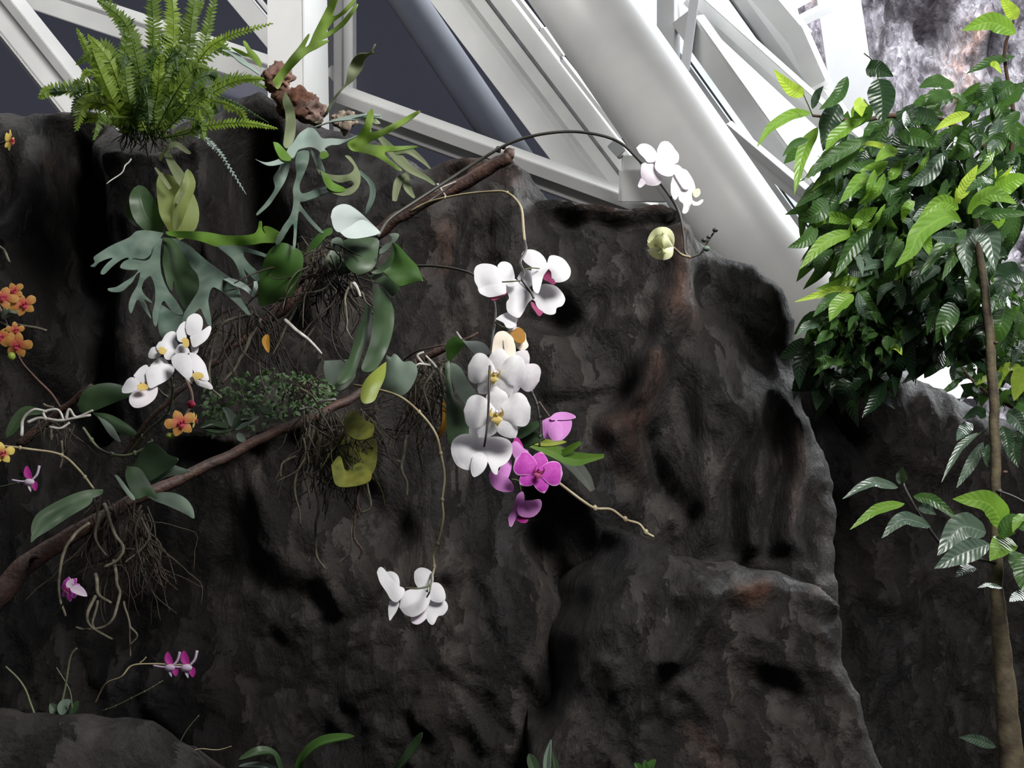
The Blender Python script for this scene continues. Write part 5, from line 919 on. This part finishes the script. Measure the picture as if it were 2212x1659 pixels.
traced(t, [(1070, 150), (1200, 148), (1330, 155), (1450, 175), (1560, 175), (1640, 165), (1665, 130), (1675, 85), (1690, 90), (1695, 140), (1715, 165), (1700, 120), (1740, 118), (1800, 150), (1795, 172), (1835, 190), (1790, 222), (1700, 225), (1640, 235), (1560, 240), (1500, 265), (1400, 250), (1300, 215), (1200, 195), (1090, 178)], 2.55, B0, -.0007, sc=Q, m='stagg', label='green upper frond reaching right')
traced(t, [(1400, 245), (1520, 240), (1640, 268), (1740, 308), (1730, 322), (1650, 298), (1575, 285), (1580, 320), (1620, 370), (1685, 430), (1665, 475), (1600, 420), (1575, 395), (1592, 450), (1590, 482), (1560, 462), (1540, 400), (1500, 330)], 2.53, B0, -.0006, sc=Q)
sfrond(t, [[(480, 600, 2.42, 4), (505, 610, 2.36, 8), (530, 622, 2.34, 7), (548, 640, 2.33, 3)], [(545, 640, 2.33, 3), (552, 622, 2.32, 5), (552, 608, 2.32, 4)]], 'stagp', 'pale twisted frond tip')

t = thing('staghorn_fern', 'large grey-green staghorn fern with long hanging strap fronds, centre of the upper rock', 'fern', P(650, 290, 2.6))
Q = (500, 0); B0 = (665, 275)
traced(t, [(495, 825), (440, 860), (400, 920), (360, 970), (360, 1010), (400, 1020), (430, 970), (480, 955), (530, 955), (570, 980), (590, 1020), (612, 1015), (620, 985), (600, 960), (640, 940), (700, 935), (790, 892), (812, 875), (740, 900), (650, 895), (590, 895), (560, 860), (530, 830)], 2.48, B0, -.0008, sc=Q, m='stagp', label='pale arched frond head', bulge=.006)
traced(t, [(152, 1028), (220, 1050), (290, 1035), (345, 1010), (352, 1045), (300, 1066), (230, 1070)], 2.46, B0, -.0006, sc=Q, m='stagp')
traced(t, [(425, 975), (492, 965), (500, 1030), (470, 1120), (440, 1190), (455, 1250), (520, 1235), (600, 1210), (645, 1200), (640, 1232), (560, 1270), (480, 1300), (442, 1310), (480, 1368), (530, 1430), (592, 1500), (570, 1502), (500, 1432), (440, 1365), (425, 1440), (412, 1600), (396, 1600), (400, 1450), (350, 1510), (310, 1575), (285, 1565), (330, 1470), (382, 1390), (400, 1300), (398, 1220), (420, 1130), (412, 1050)], 2.47, B0, -.0003, sc=Q, bulge=.005)
traced(t, [(545, 1080), (590, 1110), (650, 1130), (740, 1130), (780, 1110), (790, 1080), (760, 1040), (732, 1008), (765, 1012), (800, 1060), (832, 1130), (825, 1200), (780, 1252), (720, 1268), (660, 1252), (615, 1222), (655, 1180), (730, 1222), (790, 1195), (770, 1168), (700, 1180), (620, 1150), (575, 1130)], 2.44, B0, -.0003, sc=Q, m='stagt')
traced(t, [(575, 1100), (620, 1130), (660, 1180), (730, 1215), (720, 1240), (650, 1235), (605, 1190)], 2.435, B0, -.0003, sc=Q, m='stagg')
traced(t, [(530, 960), (560, 1000), (590, 1060), (600, 1110), (560, 1100), (535, 1040), (515, 980)], 2.46, B0, -.0003, sc=Q)
traced(t, [(345, 590), (365, 620), (400, 690), (415, 790), (410, 870), (390, 930), (360, 960), (335, 940), (340, 880), (350, 800), (345, 720), (330, 660)], 2.5, B0, -.0006, sc=Q, m='stagt', label='tan curled frond', bulge=.006)
traced(t, [(330, 1020), (380, 1040), (370, 1100), (340, 1180), (290, 1260), (240, 1330), (170, 1388), (165, 1375), (220, 1310), (280, 1220), (270, 1150), (310, 1080)], 2.5, B0, -.0003, sc=Q)
traced(t, [(268, 918), (300, 925), (340, 965), (385, 1020), (370, 1042), (320, 1030), (285, 975)], 2.45, B0, -.0006, sc=Q, m='stagg')
traced(t, [(575, 985), (600, 975), (625, 990), (620, 1015), (590, 1030), (570, 1012)], 2.43, B0, -.0006, sc=Q, m='stagg')
sfrond(t, [[(680, 275, 2.5, 4), (720, 262, 2.46, 9), (765, 255, 2.44, 10), (800, 252, 2.44, 6), (824, 256, 2.44, 2)], [(760, 256, 2.44, 5), (790, 248, 2.43, 5), (822, 250, 2.43, 4)]], 'stagp', tz=1)
sfrond(t, [[(775, 370, 2.5, 4), (800, 395, 2.5, 6), (805, 420, 2.5, 7), (795, 450, 2.5, 5), (790, 462, 2.5, 1)]], 'stag')
t = thing('staghorn_fern', 'bright lime staghorn frond group above the brown log end', 'fern', P(780, 310, 2.5))
traced(t, [(905, 700), (915, 720), (915, 780), (900, 850), (960, 840), (1080, 780), (1200, 718), (1212, 728), (1150, 780), (1050, 840), (950, 890), (880, 925), (960, 940), (1080, 945), (1190, 942), (1192, 955), (1080, 975), (990, 985), (1020, 1030), (1092, 1090), (1080, 1102), (1000, 1050), (930, 1010), (840, 985), (780, 975), (750, 940), (760, 900), (810, 880), (850, 820), (880, 730)], 2.44, (760, 320), -.0008, sc=(500, 0), m='stagl', label='lime green forked frond')
sfrond(t, [[(815, 290, 2.5, 5), (850, 330, 2.48, 12), (885, 365, 2.47, 10), (920, 385, 2.47, 6), (940, 400, 2.47, 3)], [(850, 330, 2.48, 7), (880, 325, 2.47, 9), (910, 345, 2.47, 6), (930, 365, 2.47, 2)], [(820, 265, 2.48, 3), (812, 262, 2.46, 8), (805, 258, 2.46, 2)]], 'stagt', 'tan brownish fronds')
sfrond(t, [[(878, 375, 2.5, 3), (862, 390, 2.49, 9), (855, 415, 2.49, 8), (852, 435, 2.49, 5)], [(878, 378, 2.5, 5), (880, 405, 2.49, 9), (895, 428, 2.49, 3)]], 'stagt')
t = thing('staghorn_fern', 'staghorn fern with upright forked fronds in front of the white post', 'fern', P(600, 190, 2.65))
traced(t, [(265, 520), (320, 450), (380, 370), (430, 310), (495, 222), (502, 235), (475, 300), (500, 290), (530, 220), (560, 160), (600, 80), (640, 0), (655, -50), (700, -45), (672, 40), (655, 100), (700, 85), (785, 0), (800, 8), (740, 80), (700, 110), (650, 150), (612, 205), (660, 185), (720, 130), (800, 35), (812, 42), (740, 150), (640, 230), (580, 262), (632, 264), (560, 310), (490, 345), (430, 400), (350, 490), (305, 570), (285, 565)], 2.6, (592, 185), -.0008, sc=(500, 0), m='stagl', label='light green antler frond')
traced(t, [(190, 440), (150, 402), (120, 372), (60, 352), (-5, 305), (60, 325), (105, 345), (75, 280), (80, 262), (100, 278), (120, 310), (160, 350), (192, 400)], 2.58, (575, 175), -.0006, sc=(500, 0), m='stagl')
sfrond(t, [[(560, 160, 2.57, 4), (530, 138, 2.55, 9), (505, 118, 2.55, 8), (480, 108, 2.55, 3)]], 'stagp', tz=1)
traced(t, [(590, 770), (625, 690), (680, 605), (735, 540), (752, 450), (785, 380), (830, 345), (890, 338), (925, 285), (930, 295), (912, 336), (955, 344), (900, 352), (865, 380), (845, 440), (795, 515), (725, 572), (665, 642), (620, 735), (560, 792), (540, 790)], 2.55, (672, 275), -.0007, sc=(500, 0), m='stagt', label='slender twisted grey-green frond')
t = thing('bark_mount', 'brown crumbly bark lump under the upright staghorn fern, against the white post', 'bark', P(630, 230, 2.75))
def lump(bm, specs, seed=0):
    for x, y, d, r_, j in specs: 
        c = P(x, y, d); g = bmesh.ops.create_icosphere(bm, subdivisions=4, radius=1)
        for v in g['verts']:
            q = v.co.copy(); k = 1 + j * (noise.noise(q * 1.6 + c * 7) + .5 * noise.noise(q * 4 + c * 5) + .35 * noise.noise(q * 9 + c)); v.co = c + Vector((q.x, q.y * .8, q.z * .9)) * M(r_, d) * k
part('lump', t, lambda bm: lump(bm, [(640, 225, 2.72, 42, .6)]), simple('crumbly_bark', (.16, .075, .05), (.05, .03, .025), 40, .8, .2, .9, 90))
part('lump', t, lambda bm: lump(bm, [(600, 168, 2.74, 34, .6)]), simple('pale_bark', (.28, .16, .12), (.10, .055, .045), 35, .8, .2, .9, 90))
part('lump', t, lambda bm: lump(bm, [(675, 245, 2.72, 30, .6)]), simple('flaky_bark', (.26, .18, .15), (.06, .035, .03), 50, .8, .2, .9, 90))
part('lump', t, lambda bm: lump(bm, [(745, 262, 2.76, 26, .6)]), simple('sphagnum', (.34, .28, .22), (.12, .09, .07), 60, .9, .2, .9, 120))
# ------------------------------------------------------------------ creeping cover on the middle ledge
bm = nb(); rr = random.Random(9)
for i in range(420):
    x = rr.uniform(440, 720); u = (x - 440) / 280; y = rr.uniform(860 - 60 * u * (1 - u) * 2 - 25, 945 - 55 * u); d = 2.72 + rr.uniform(-.1, .06); a = rr.uniform(0, 6.28); L_ = rr.uniform(10, 24)
    leaf(bm, [(x, y, d), (x + math.cos(a) * L_ * .5, y + math.sin(a) * L_ * .4 - 3, d - .01), (x + math.cos(a) * L_, y + math.sin(a) * L_ * .7 + 2, d - .01)], rr.uniform(2.5, 5.5), 'ellip', tx=rr.uniform(-.8, .8), tz=rr.uniform(0, 1), n=5, nc=1)
tag(fin('creeping_plant', bm, MT['creep']), 'mat of small dark green creeping leaves on the middle rock ledge', 'plant', None, 'stuff')
t = thing('orchid_seedling', 'small tuft of broader green leaves at the left end of the creeping mat', 'plant', P(500, 930, 2.62))
for q in ([(490, 925), (460, 915), (432, 925)], [(500, 930), (470, 932), (440, 928)], [(505, 925), (520, 905), (545, 905)], [(510, 930), (530, 915), (560, 900)], [(500, 922), (495, 895), (480, 880)], [(560, 880), (575, 890), (590, 893)], [(515, 935), (520, 948), (530, 955)]):
    oleaf(t, D(q, 2.58), 10, R.choice(['olf', 'olf', 'olp']), 'ellip', tz=.8)
t = thing('dry_tuft', 'small tuft of brown dried moss and twigs above the middle ledge', 'moss', P(640, 845, 2.6))
rootmass(t, 615, 690, 815, 850, 2.55, 36, 55, 'bark', name='dry_moss', seed=41, r=(1, 2), fan=1.3)
root(t, [(648, 838, 2.52), (668, 850, 2.5), (690, 878, 2.5)], 4, 2, 'stem_pale'); root(t, [(650, 885, 2.5), (670, 880, 2.5), (695, 890, 2.5)], 2.5, 2, 'root_silver'); root(t, [(690, 870, 2.5), (705, 866, 2.5), (725, 862, 2.5)], 4, 2, 'root_silver')
# ------------------------------------------------------------------ trees on the right
def tleaf(t, spec, d=None):
    pts, hw, m = spec[:3]; d = d or 3.1; dd = R.uniform(-.1, .1)
    q = [(x, y, d + dd * .6 + (k * -.02)) for k, (x, y) in enumerate(pts)]
    if len(q) == 2: q = [q[0], ((q[0][0] + q[1][0]) / 2 + R.uniform(-3, 3), (q[0][1] + q[1][1]) / 2 - 4, q[0][2] - .03), q[1]]
    o = part('leaf', t, lambda bm: leaf(bm, q, hw, 'lance', R.uniform(-.3, .3), R.uniform(-.1, .5), .22, .13, 3, n=16, nc=3), m)
    return o
def stalk(t, pts, r0, r1, m='bark_young', name='branch'):
    return part(name, t, lambda bm: tube(bm, [P(*q) for q in pts], M(r0, pts[0][2]), M(r1, pts[0][2]), n=8 * (len(pts) - 1), seg=8, jit=.002), m)
def fill(t, regions, d, n, m, hw, ln, seed, dz=.3, name='foliage', ang=(1.2, .7), kind='lance', wave=.12):
    rr = random.Random(seed); bm = nb()
    tot = sum(r_[4] for r_ in regions)
    for x0, y0, x1, y1, wgt in regions:
        for i in range(int(n * wgt / tot)):
            # elliptical region
            while True:
                u, v = rr.uniform(-1, 1), rr.uniform(-1, 1)
                if u * u + v * v < 1: break
            x = (x0 + x1) / 2 + u * (x1 - x0) / 2; y = (y0 + y1) / 2 + v * (y1 - y0) / 2; a = rr.gauss(*ang); L_ = rr.uniform(*ln); dd = d + rr.uniform(-dz, dz)
            c, s_ = math.cos(a), math.sin(a); b = rr.uniform(-.2, .2)
            leaf(bm, [(x, y, dd), (x + c * L_ * .5 - s_ * b * L_, y + s_ * L_ * .5 + c * b * L_ - 4, dd + rr.uniform(-.05, .05)), (x + c * L_, y + s_ * L_, dd + rr.uniform(-.08, .08))], rr.uniform(*hw), kind, rr.uniform(-.9, .9), rr.uniform(-.3, .9), .25, wave, 3, n=8, nc=2)
    o = fin(name, bm, MT[m], t); o['kind'] = 'stuff'; return o
# slender tree with the visible trunk
t = thing('young_tree', 'slender tree with the visible trunk near the right edge, bright whorl of leaves on top', 'tree', P(2190, 1720, 2.75))
part('trunk', t, lambda bm: tube(bm, [P(2196, 1800, 2.75), P(2186, 1659, 2.75), P(2176, 1540, 2.75), P(2166, 1420, 2.75), P(2158, 1340, 2.75), P(2152, 1240, 2.75), P(2152, 1083, 2.75), P(2148, 900, 2.75), P(2140, 760, 2.75), P(2128, 640, 2.75), P(2118, 560, 2.75), P(2108, 480, 2.73), P(2102, 440, 2.72)],
     .02, rad=[M(x, 2.75) for x in (29, 26, 23, 20, 17, 13, 11, 11, 11, 10, 9, 6, 4)], n=90, seg=16, jit=.003), 'bark_grey')
for x, y in ((2150, 1060), (2162, 1020), (2142, 740), (2150, 1400)): part('bud', t, lambda bm: blob(bm, P(x + 9, y, 2.74), M(4, 2.7), sc=(1.5, 1, 1)), 'bark_young')
for sp in [([(2071, 452), (2030, 438), (1975, 488)], 20, 'l'), ([(2077, 478), (2043, 468), (1988, 502), (1966, 545), (1933, 577)], 26, 'l'), ([(2090, 462), (2140, 422), (2196, 440)], 24, 'l'), ([(2118, 468), (2160, 462), (2230, 462)], 16, 'm'),
           ([(2088, 497), (2043, 525), (1988, 594)], 20, 'm'), ([(2110, 492), (2137, 515), (2150, 585)], 30, 'g'), ([(2107, 495), (2085, 533), (2093, 600)], 24, 'g'), ([(2070, 515), (2040, 512), (2010, 512)], 18, 'g'), ([(2080, 500), (2065, 545), (2035, 605)], 18, 'm'),
           ([(2071, 432), (2090, 395), (2112, 356)], 17, 'y'), ([(2150, 420), (2180, 395), (2225, 380)], 26, 'l'), ([(2143, 388), (2120, 395), (2085, 415)], 18, 'm'), ([(2100, 470), (2125, 455), (2160, 478)], 16, 'm'), ([(2074, 440), (2068, 425), (2066, 405)], 7, 'y'),
           ([(2155, 390), (2172, 378), (2188, 357)], 6, 'y'), ([(2150, 385), (2152, 372), (2150, 360)], 5, 'y')]: tleaf(t, sp, 2.68)
stalk(t, [(2150, 1215, 2.74), (2080, 1200, 2.72), (2032, 1175, 2.7), (2005, 1138, 2.68), (1977, 1097, 2.66), (1950, 1045, 2.66)], 3.5, 3, 'stem_dark')
for sp in [([(1952, 1044), (1947, 1028), (1950, 1008)], 15, 'olp'), ([(1940, 1053), (1881, 1044), (1820, 1078)], 15, 'g'), ([(1954, 1088), (1895, 1101), (1836, 1144)], 14, 'l'), ([(1973, 1072), (2018, 1083), (2073, 1126)], 15, 'm'), ([(1985, 1095), (2003, 1100), (2022, 1112)], 13, 'g'),
           ([(2010, 1138), (1950, 1122), (1905, 1162)], 19, 'g'), ([(2172, 1145), (2135, 1088), (2058, 1078)], 32, 'l'), ([(2130, 1150), (2075, 1140), (2025, 1200)], 34, 'g'), ([(2137, 1175), (2080, 1195), (2018, 1228)], 28, 'g'), ([(2185, 1165), (2165, 1180), (2138, 1212)], 30, 'l'),
           ([(2190, 1190), (2200, 1220), (2222, 1262)], 24, 'm'), ([(2105, 1225), (2088, 1230), (2064, 1247)], 17, 'g'), ([(2215, 1110), (2200, 1125), (2188, 1150)], 14, 'l'), ([(2225, 1280), (2200, 1290), (2180, 1300)], 16, 'g'), ([(2165, 1270), (2135, 1265), (2112, 1270)], 8, 'g'),
           ([(2230, 1200), (2215, 1240), (2230, 1300)], 28, 'm'), ([(2160, 1160), (2190, 1130), (2225, 1150)], 24, 'm'), ([(2151, 1614), (2110, 1598), (2072, 1592)], 13, 'g')]: tleaf(t, sp, 2.66)
stalk(t, [(2152, 1060, 2.74), (2180, 1070, 2.73), (2215, 1085, 2.72)], 3, 2, 'stem_dark')
for sp in [([(2112, 935), (2073, 969), (2034, 1042)], 11, 'g'), ([(2124, 955), (2096, 1005), (2066, 1054)], 14, 'g'), ([(2100, 915), (2082, 930), (2066, 952)], 16, 'g'), ([(2130, 900), (2110, 890), (2080, 905)], 15, 'd'), ([(2200, 930), (2190, 970), (2200, 1010)], 20, 'd'), ([(2175, 890), (2195, 905), (2215, 940)], 20, 'g'), ([(2165, 920), (2175, 950), (2180, 990)], 16, 'd'), ([(2190, 880), (2210, 890), (2235, 930)], 18, 'm'), ([(2135, 960), (2130, 985), (2133, 1010)], 9, 'd')]: tleaf(t, sp, 2.8)
stalk(t, [(2150, 905, 2.8), (2125, 930, 2.8), (2095, 950, 2.8), (2080, 965, 2.8)], 2, 1.5, 'stem')
# leafy tree whose branches come in from the right
t = thing('leafy_tree', 'dense glossy-leaved tree with leaves coloured yellow-green for backlight hanging in from the right', 'tree', P(2380, 900, 3.05))
stalk(t, [(2420, 900, 3.15), (2330, 620, 3.10), (2180, 380, 3.05), (2060, 270, 2.95), (1940, 250, 2.90), (1850, 260, 2.85), (1756, 250, 2.80)], 12, 3)
stalk(t, [(2180, 380, 3.05), (2020, 420, 3.05), (1930, 480, 3.00), (1850, 490, 2.90)], 7, 3)
stalk(t, [(2330, 620, 3.10), (2150, 600, 3.15), (2000, 600, 3.10), (1900, 610, 3.00), (1840, 640, 2.90)], 9, 3)
stalk(t, [(1975, 480, 3.20), (1978, 430, 3.20), (1985, 330, 3.20), (1990, 250, 3.15)], 12, 7, 'bark_grey')
stalk(t, [(2180, 380, 3.05), (2190, 250, 3.00), (2170, 120, 2.95), (2190, 40, 2.90)], 6, 3)
stalk(t, [(1756, 250, 2.80), (1745, 225, 2.79), (1736, 203, 2.78)], 2, 1.5, 'stem', 'twig'); stalk(t, [(1900, 205, 2.85), (1890, 140, 2.83), (1866, 115, 2.81)], 2, 1.5, 'stem', 'twig')
for sp in [([(1738, 205), (1708, 190), (1671, 150)], 18, 'y'), ([(1751, 244), (1711, 248), (1664, 277), (1635, 318)], 15, 'l'), ([(1766, 275), (1735, 330), (1716, 421)], 18, 'l'), ([(1745, 300), (1715, 312), (1690, 338)], 11, 'm'), ([(1813, 225), (1790, 270), (1778, 326)], 30, 'd'),
           ([(1830, 165), (1808, 210), (1770, 237)], 18, 'm'), ([(1755, 235), (1765, 205), (1779, 186)], 11, 'g'), ([(1868, 214), (1858, 230), (1862, 252)], 18, 'y'), ([(1898, 170), (1905, 215), (1905, 270)], 36, 'd'), ([(1870, 150), (1895, 150), (1930, 165)], 24, 'd'),
           ([(1875, 245), (1810, 291), (1783, 326)], 20, 'l'), ([(1880, 294), (1794, 341), (1743, 386)], 20, 'm'), ([(1927, 322), (1885, 311), (1848, 310)], 8, 'y'), ([(2095, 245), (2055, 258), (2018, 282)], 14, 'y'), ([(2195, 72), (2140, 48), (2078, 66)], 26, 'l'),
           ([(2198, 40), (2182, 20), (2160, -8)], 18, 'y'), ([(2062, 187), (2020, 178), (1985, 190)], 21, 'm'), ([(2060, 215), (2030, 210), (1998, 228)], 22, 'm'), ([(2028, 262), (1990, 250), (1945, 242)], 24, 'd'), ([(1960, 228), (1962, 250), (1971, 275)], 30, 'd'),
           ([(2160, 255), (2150, 290), (2138, 325)], 17, 'g'), ([(2090, 292), (2080, 325), (2069, 364)], 20, 'g'), ([(1938, 322), (1915, 330), (1890, 350)], 18, 'l'), ([(1918, 348), (1860, 390), (1813, 440)], 22, 'l'), ([(1940, 290), (1985, 298), (2030, 318)], 24, 'm'), ([(2190, 180), (2150, 205), (2105, 248)], 26, 'm'),
           ([(1840, 480), (1794, 470), (1756, 492)], 16, 'l'), ([(1843, 482), (1872, 465), (1896, 448)], 19, 'l'), ([(1846, 500), (1780, 525), (1727, 582)], 19, 'l'), ([(1884, 495), (1842, 533), (1803, 600)], 23, 'm'), ([(1876, 590), (1820, 612), (1762, 624)], 16, 'l'), ([(1850, 626), (1794, 630), (1717, 652)], 12, 'y'),
           ([(1826, 638), (1790, 650), (1756, 685)], 16, 'm'), ([(1842, 636), (1812, 660), (1792, 694)], 23, 'l'), ([(1913, 612), (1940, 630), (1948, 668)], 20, 'd'), ([(2030, 575), (2010, 590), (1992, 612)], 15, 'g'), ([(1912, 570), (1885, 572), (1864, 585)], 13, 'g'), ([(1770, 700), (1745, 705), (1720, 726)], 15, 'g'),
           ([(1798, 717), (1780, 728), (1764, 743)], 15, 'm'), ([(1795, 398), (1755, 420), (1718, 448)], 16, 'm'), ([(1815, 426), (1785, 455), (1748, 500)], 24, 'm'), ([(1855, 398), (1838, 412), (1815, 440)], 12, 'l'), ([(1778, 412), (1765, 440), (1757, 464)], 16, 'm'), ([(2208, 588), (2175, 600), (2160, 655)], 36, 'd'),
           ([(1925, 748), (1938, 752), (1948, 767)], 11, 'y'), ([(2150, 165), (2160, 190), (2155, 215)], 12, 'g'), ([(2140, 142), (2150, 140), (2164, 160)], 9, 'y'), ([(1860, 300), (1820, 350), (1790, 390)], 22, 'm'), ([(1910, 380), (1880, 420), (1850, 480)], 22, 'm'), ([(1990, 290), (1950, 330), (1905, 350)], 20, 'd'),
           ([(2040, 330), (2000, 380), (1960, 400)], 22, 'g'), ([(2020, 540), (1990, 580), (1970, 640)], 22, 'd'), ([(2130, 250), (2110, 290), (2118, 330)], 18, 'd'), ([(2200, 240), (2180, 270), (2190, 310)], 20, 'm')]: tleaf(t, sp, 2.8)
reg = [(1745, 190, 2260, 520, 5), (1760, 330, 2040, 620, 4), (1830, 500, 2260, 700, 1.6), (2110, 120, 2260, 300, .8)]
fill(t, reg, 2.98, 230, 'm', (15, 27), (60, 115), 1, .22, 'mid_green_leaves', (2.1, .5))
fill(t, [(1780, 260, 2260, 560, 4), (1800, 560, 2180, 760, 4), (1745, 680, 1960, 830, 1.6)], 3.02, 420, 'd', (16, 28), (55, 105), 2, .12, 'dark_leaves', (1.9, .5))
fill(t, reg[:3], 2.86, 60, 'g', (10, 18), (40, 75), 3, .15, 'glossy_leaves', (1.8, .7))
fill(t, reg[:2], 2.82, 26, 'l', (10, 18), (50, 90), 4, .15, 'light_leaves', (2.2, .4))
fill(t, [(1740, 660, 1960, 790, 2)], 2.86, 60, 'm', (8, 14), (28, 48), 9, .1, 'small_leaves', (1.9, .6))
# shrub behind the right wall
t = thing('shrub', 'small-leaved shrub with patches of light behind the trunk at the right edge', 'shrub', P(2230, 900, 5.0))
stalk(t, [(2230, 960, 4.6), (2200, 850, 4.6), (2160, 740, 4.6), (2120, 660, 4.6)], 7, 3); stalk(t, [(2225, 900, 4.6), (2120, 840, 4.6), (2060, 770, 4.6)], 5, 2)
fill(t, [(2050, 640, 2300, 870, 5), (2110, 560, 2300, 760, 3), (1960, 690, 2080, 730, .5)], 4.7, 190, 'm', (9, 18), (26, 60), 5, .3, 'leaves', (1.6, .9))
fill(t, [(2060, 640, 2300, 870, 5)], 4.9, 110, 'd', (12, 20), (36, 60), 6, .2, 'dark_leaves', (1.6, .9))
for sp in [([(2205, 790), (2170, 800), (2152, 850)], 14, 'y'), ([(2225, 800), (2205, 820), (2190, 866)], 26, 'y'), ([(2140, 815), (2125, 820), (2108, 832)], 9, 'y'), ([(2212, 740), (2200, 760), (2185, 790)], 12, 'g'), ([(2075, 700), (2062, 730), (2042, 752)], 15, 'g'), ([(2105, 690), (2102, 720), (2095, 740)], 14, 'l'), ([(1990, 700), (2005, 720), (2030, 735)], 16, 'm')]: tleaf(t, sp, 4.5)
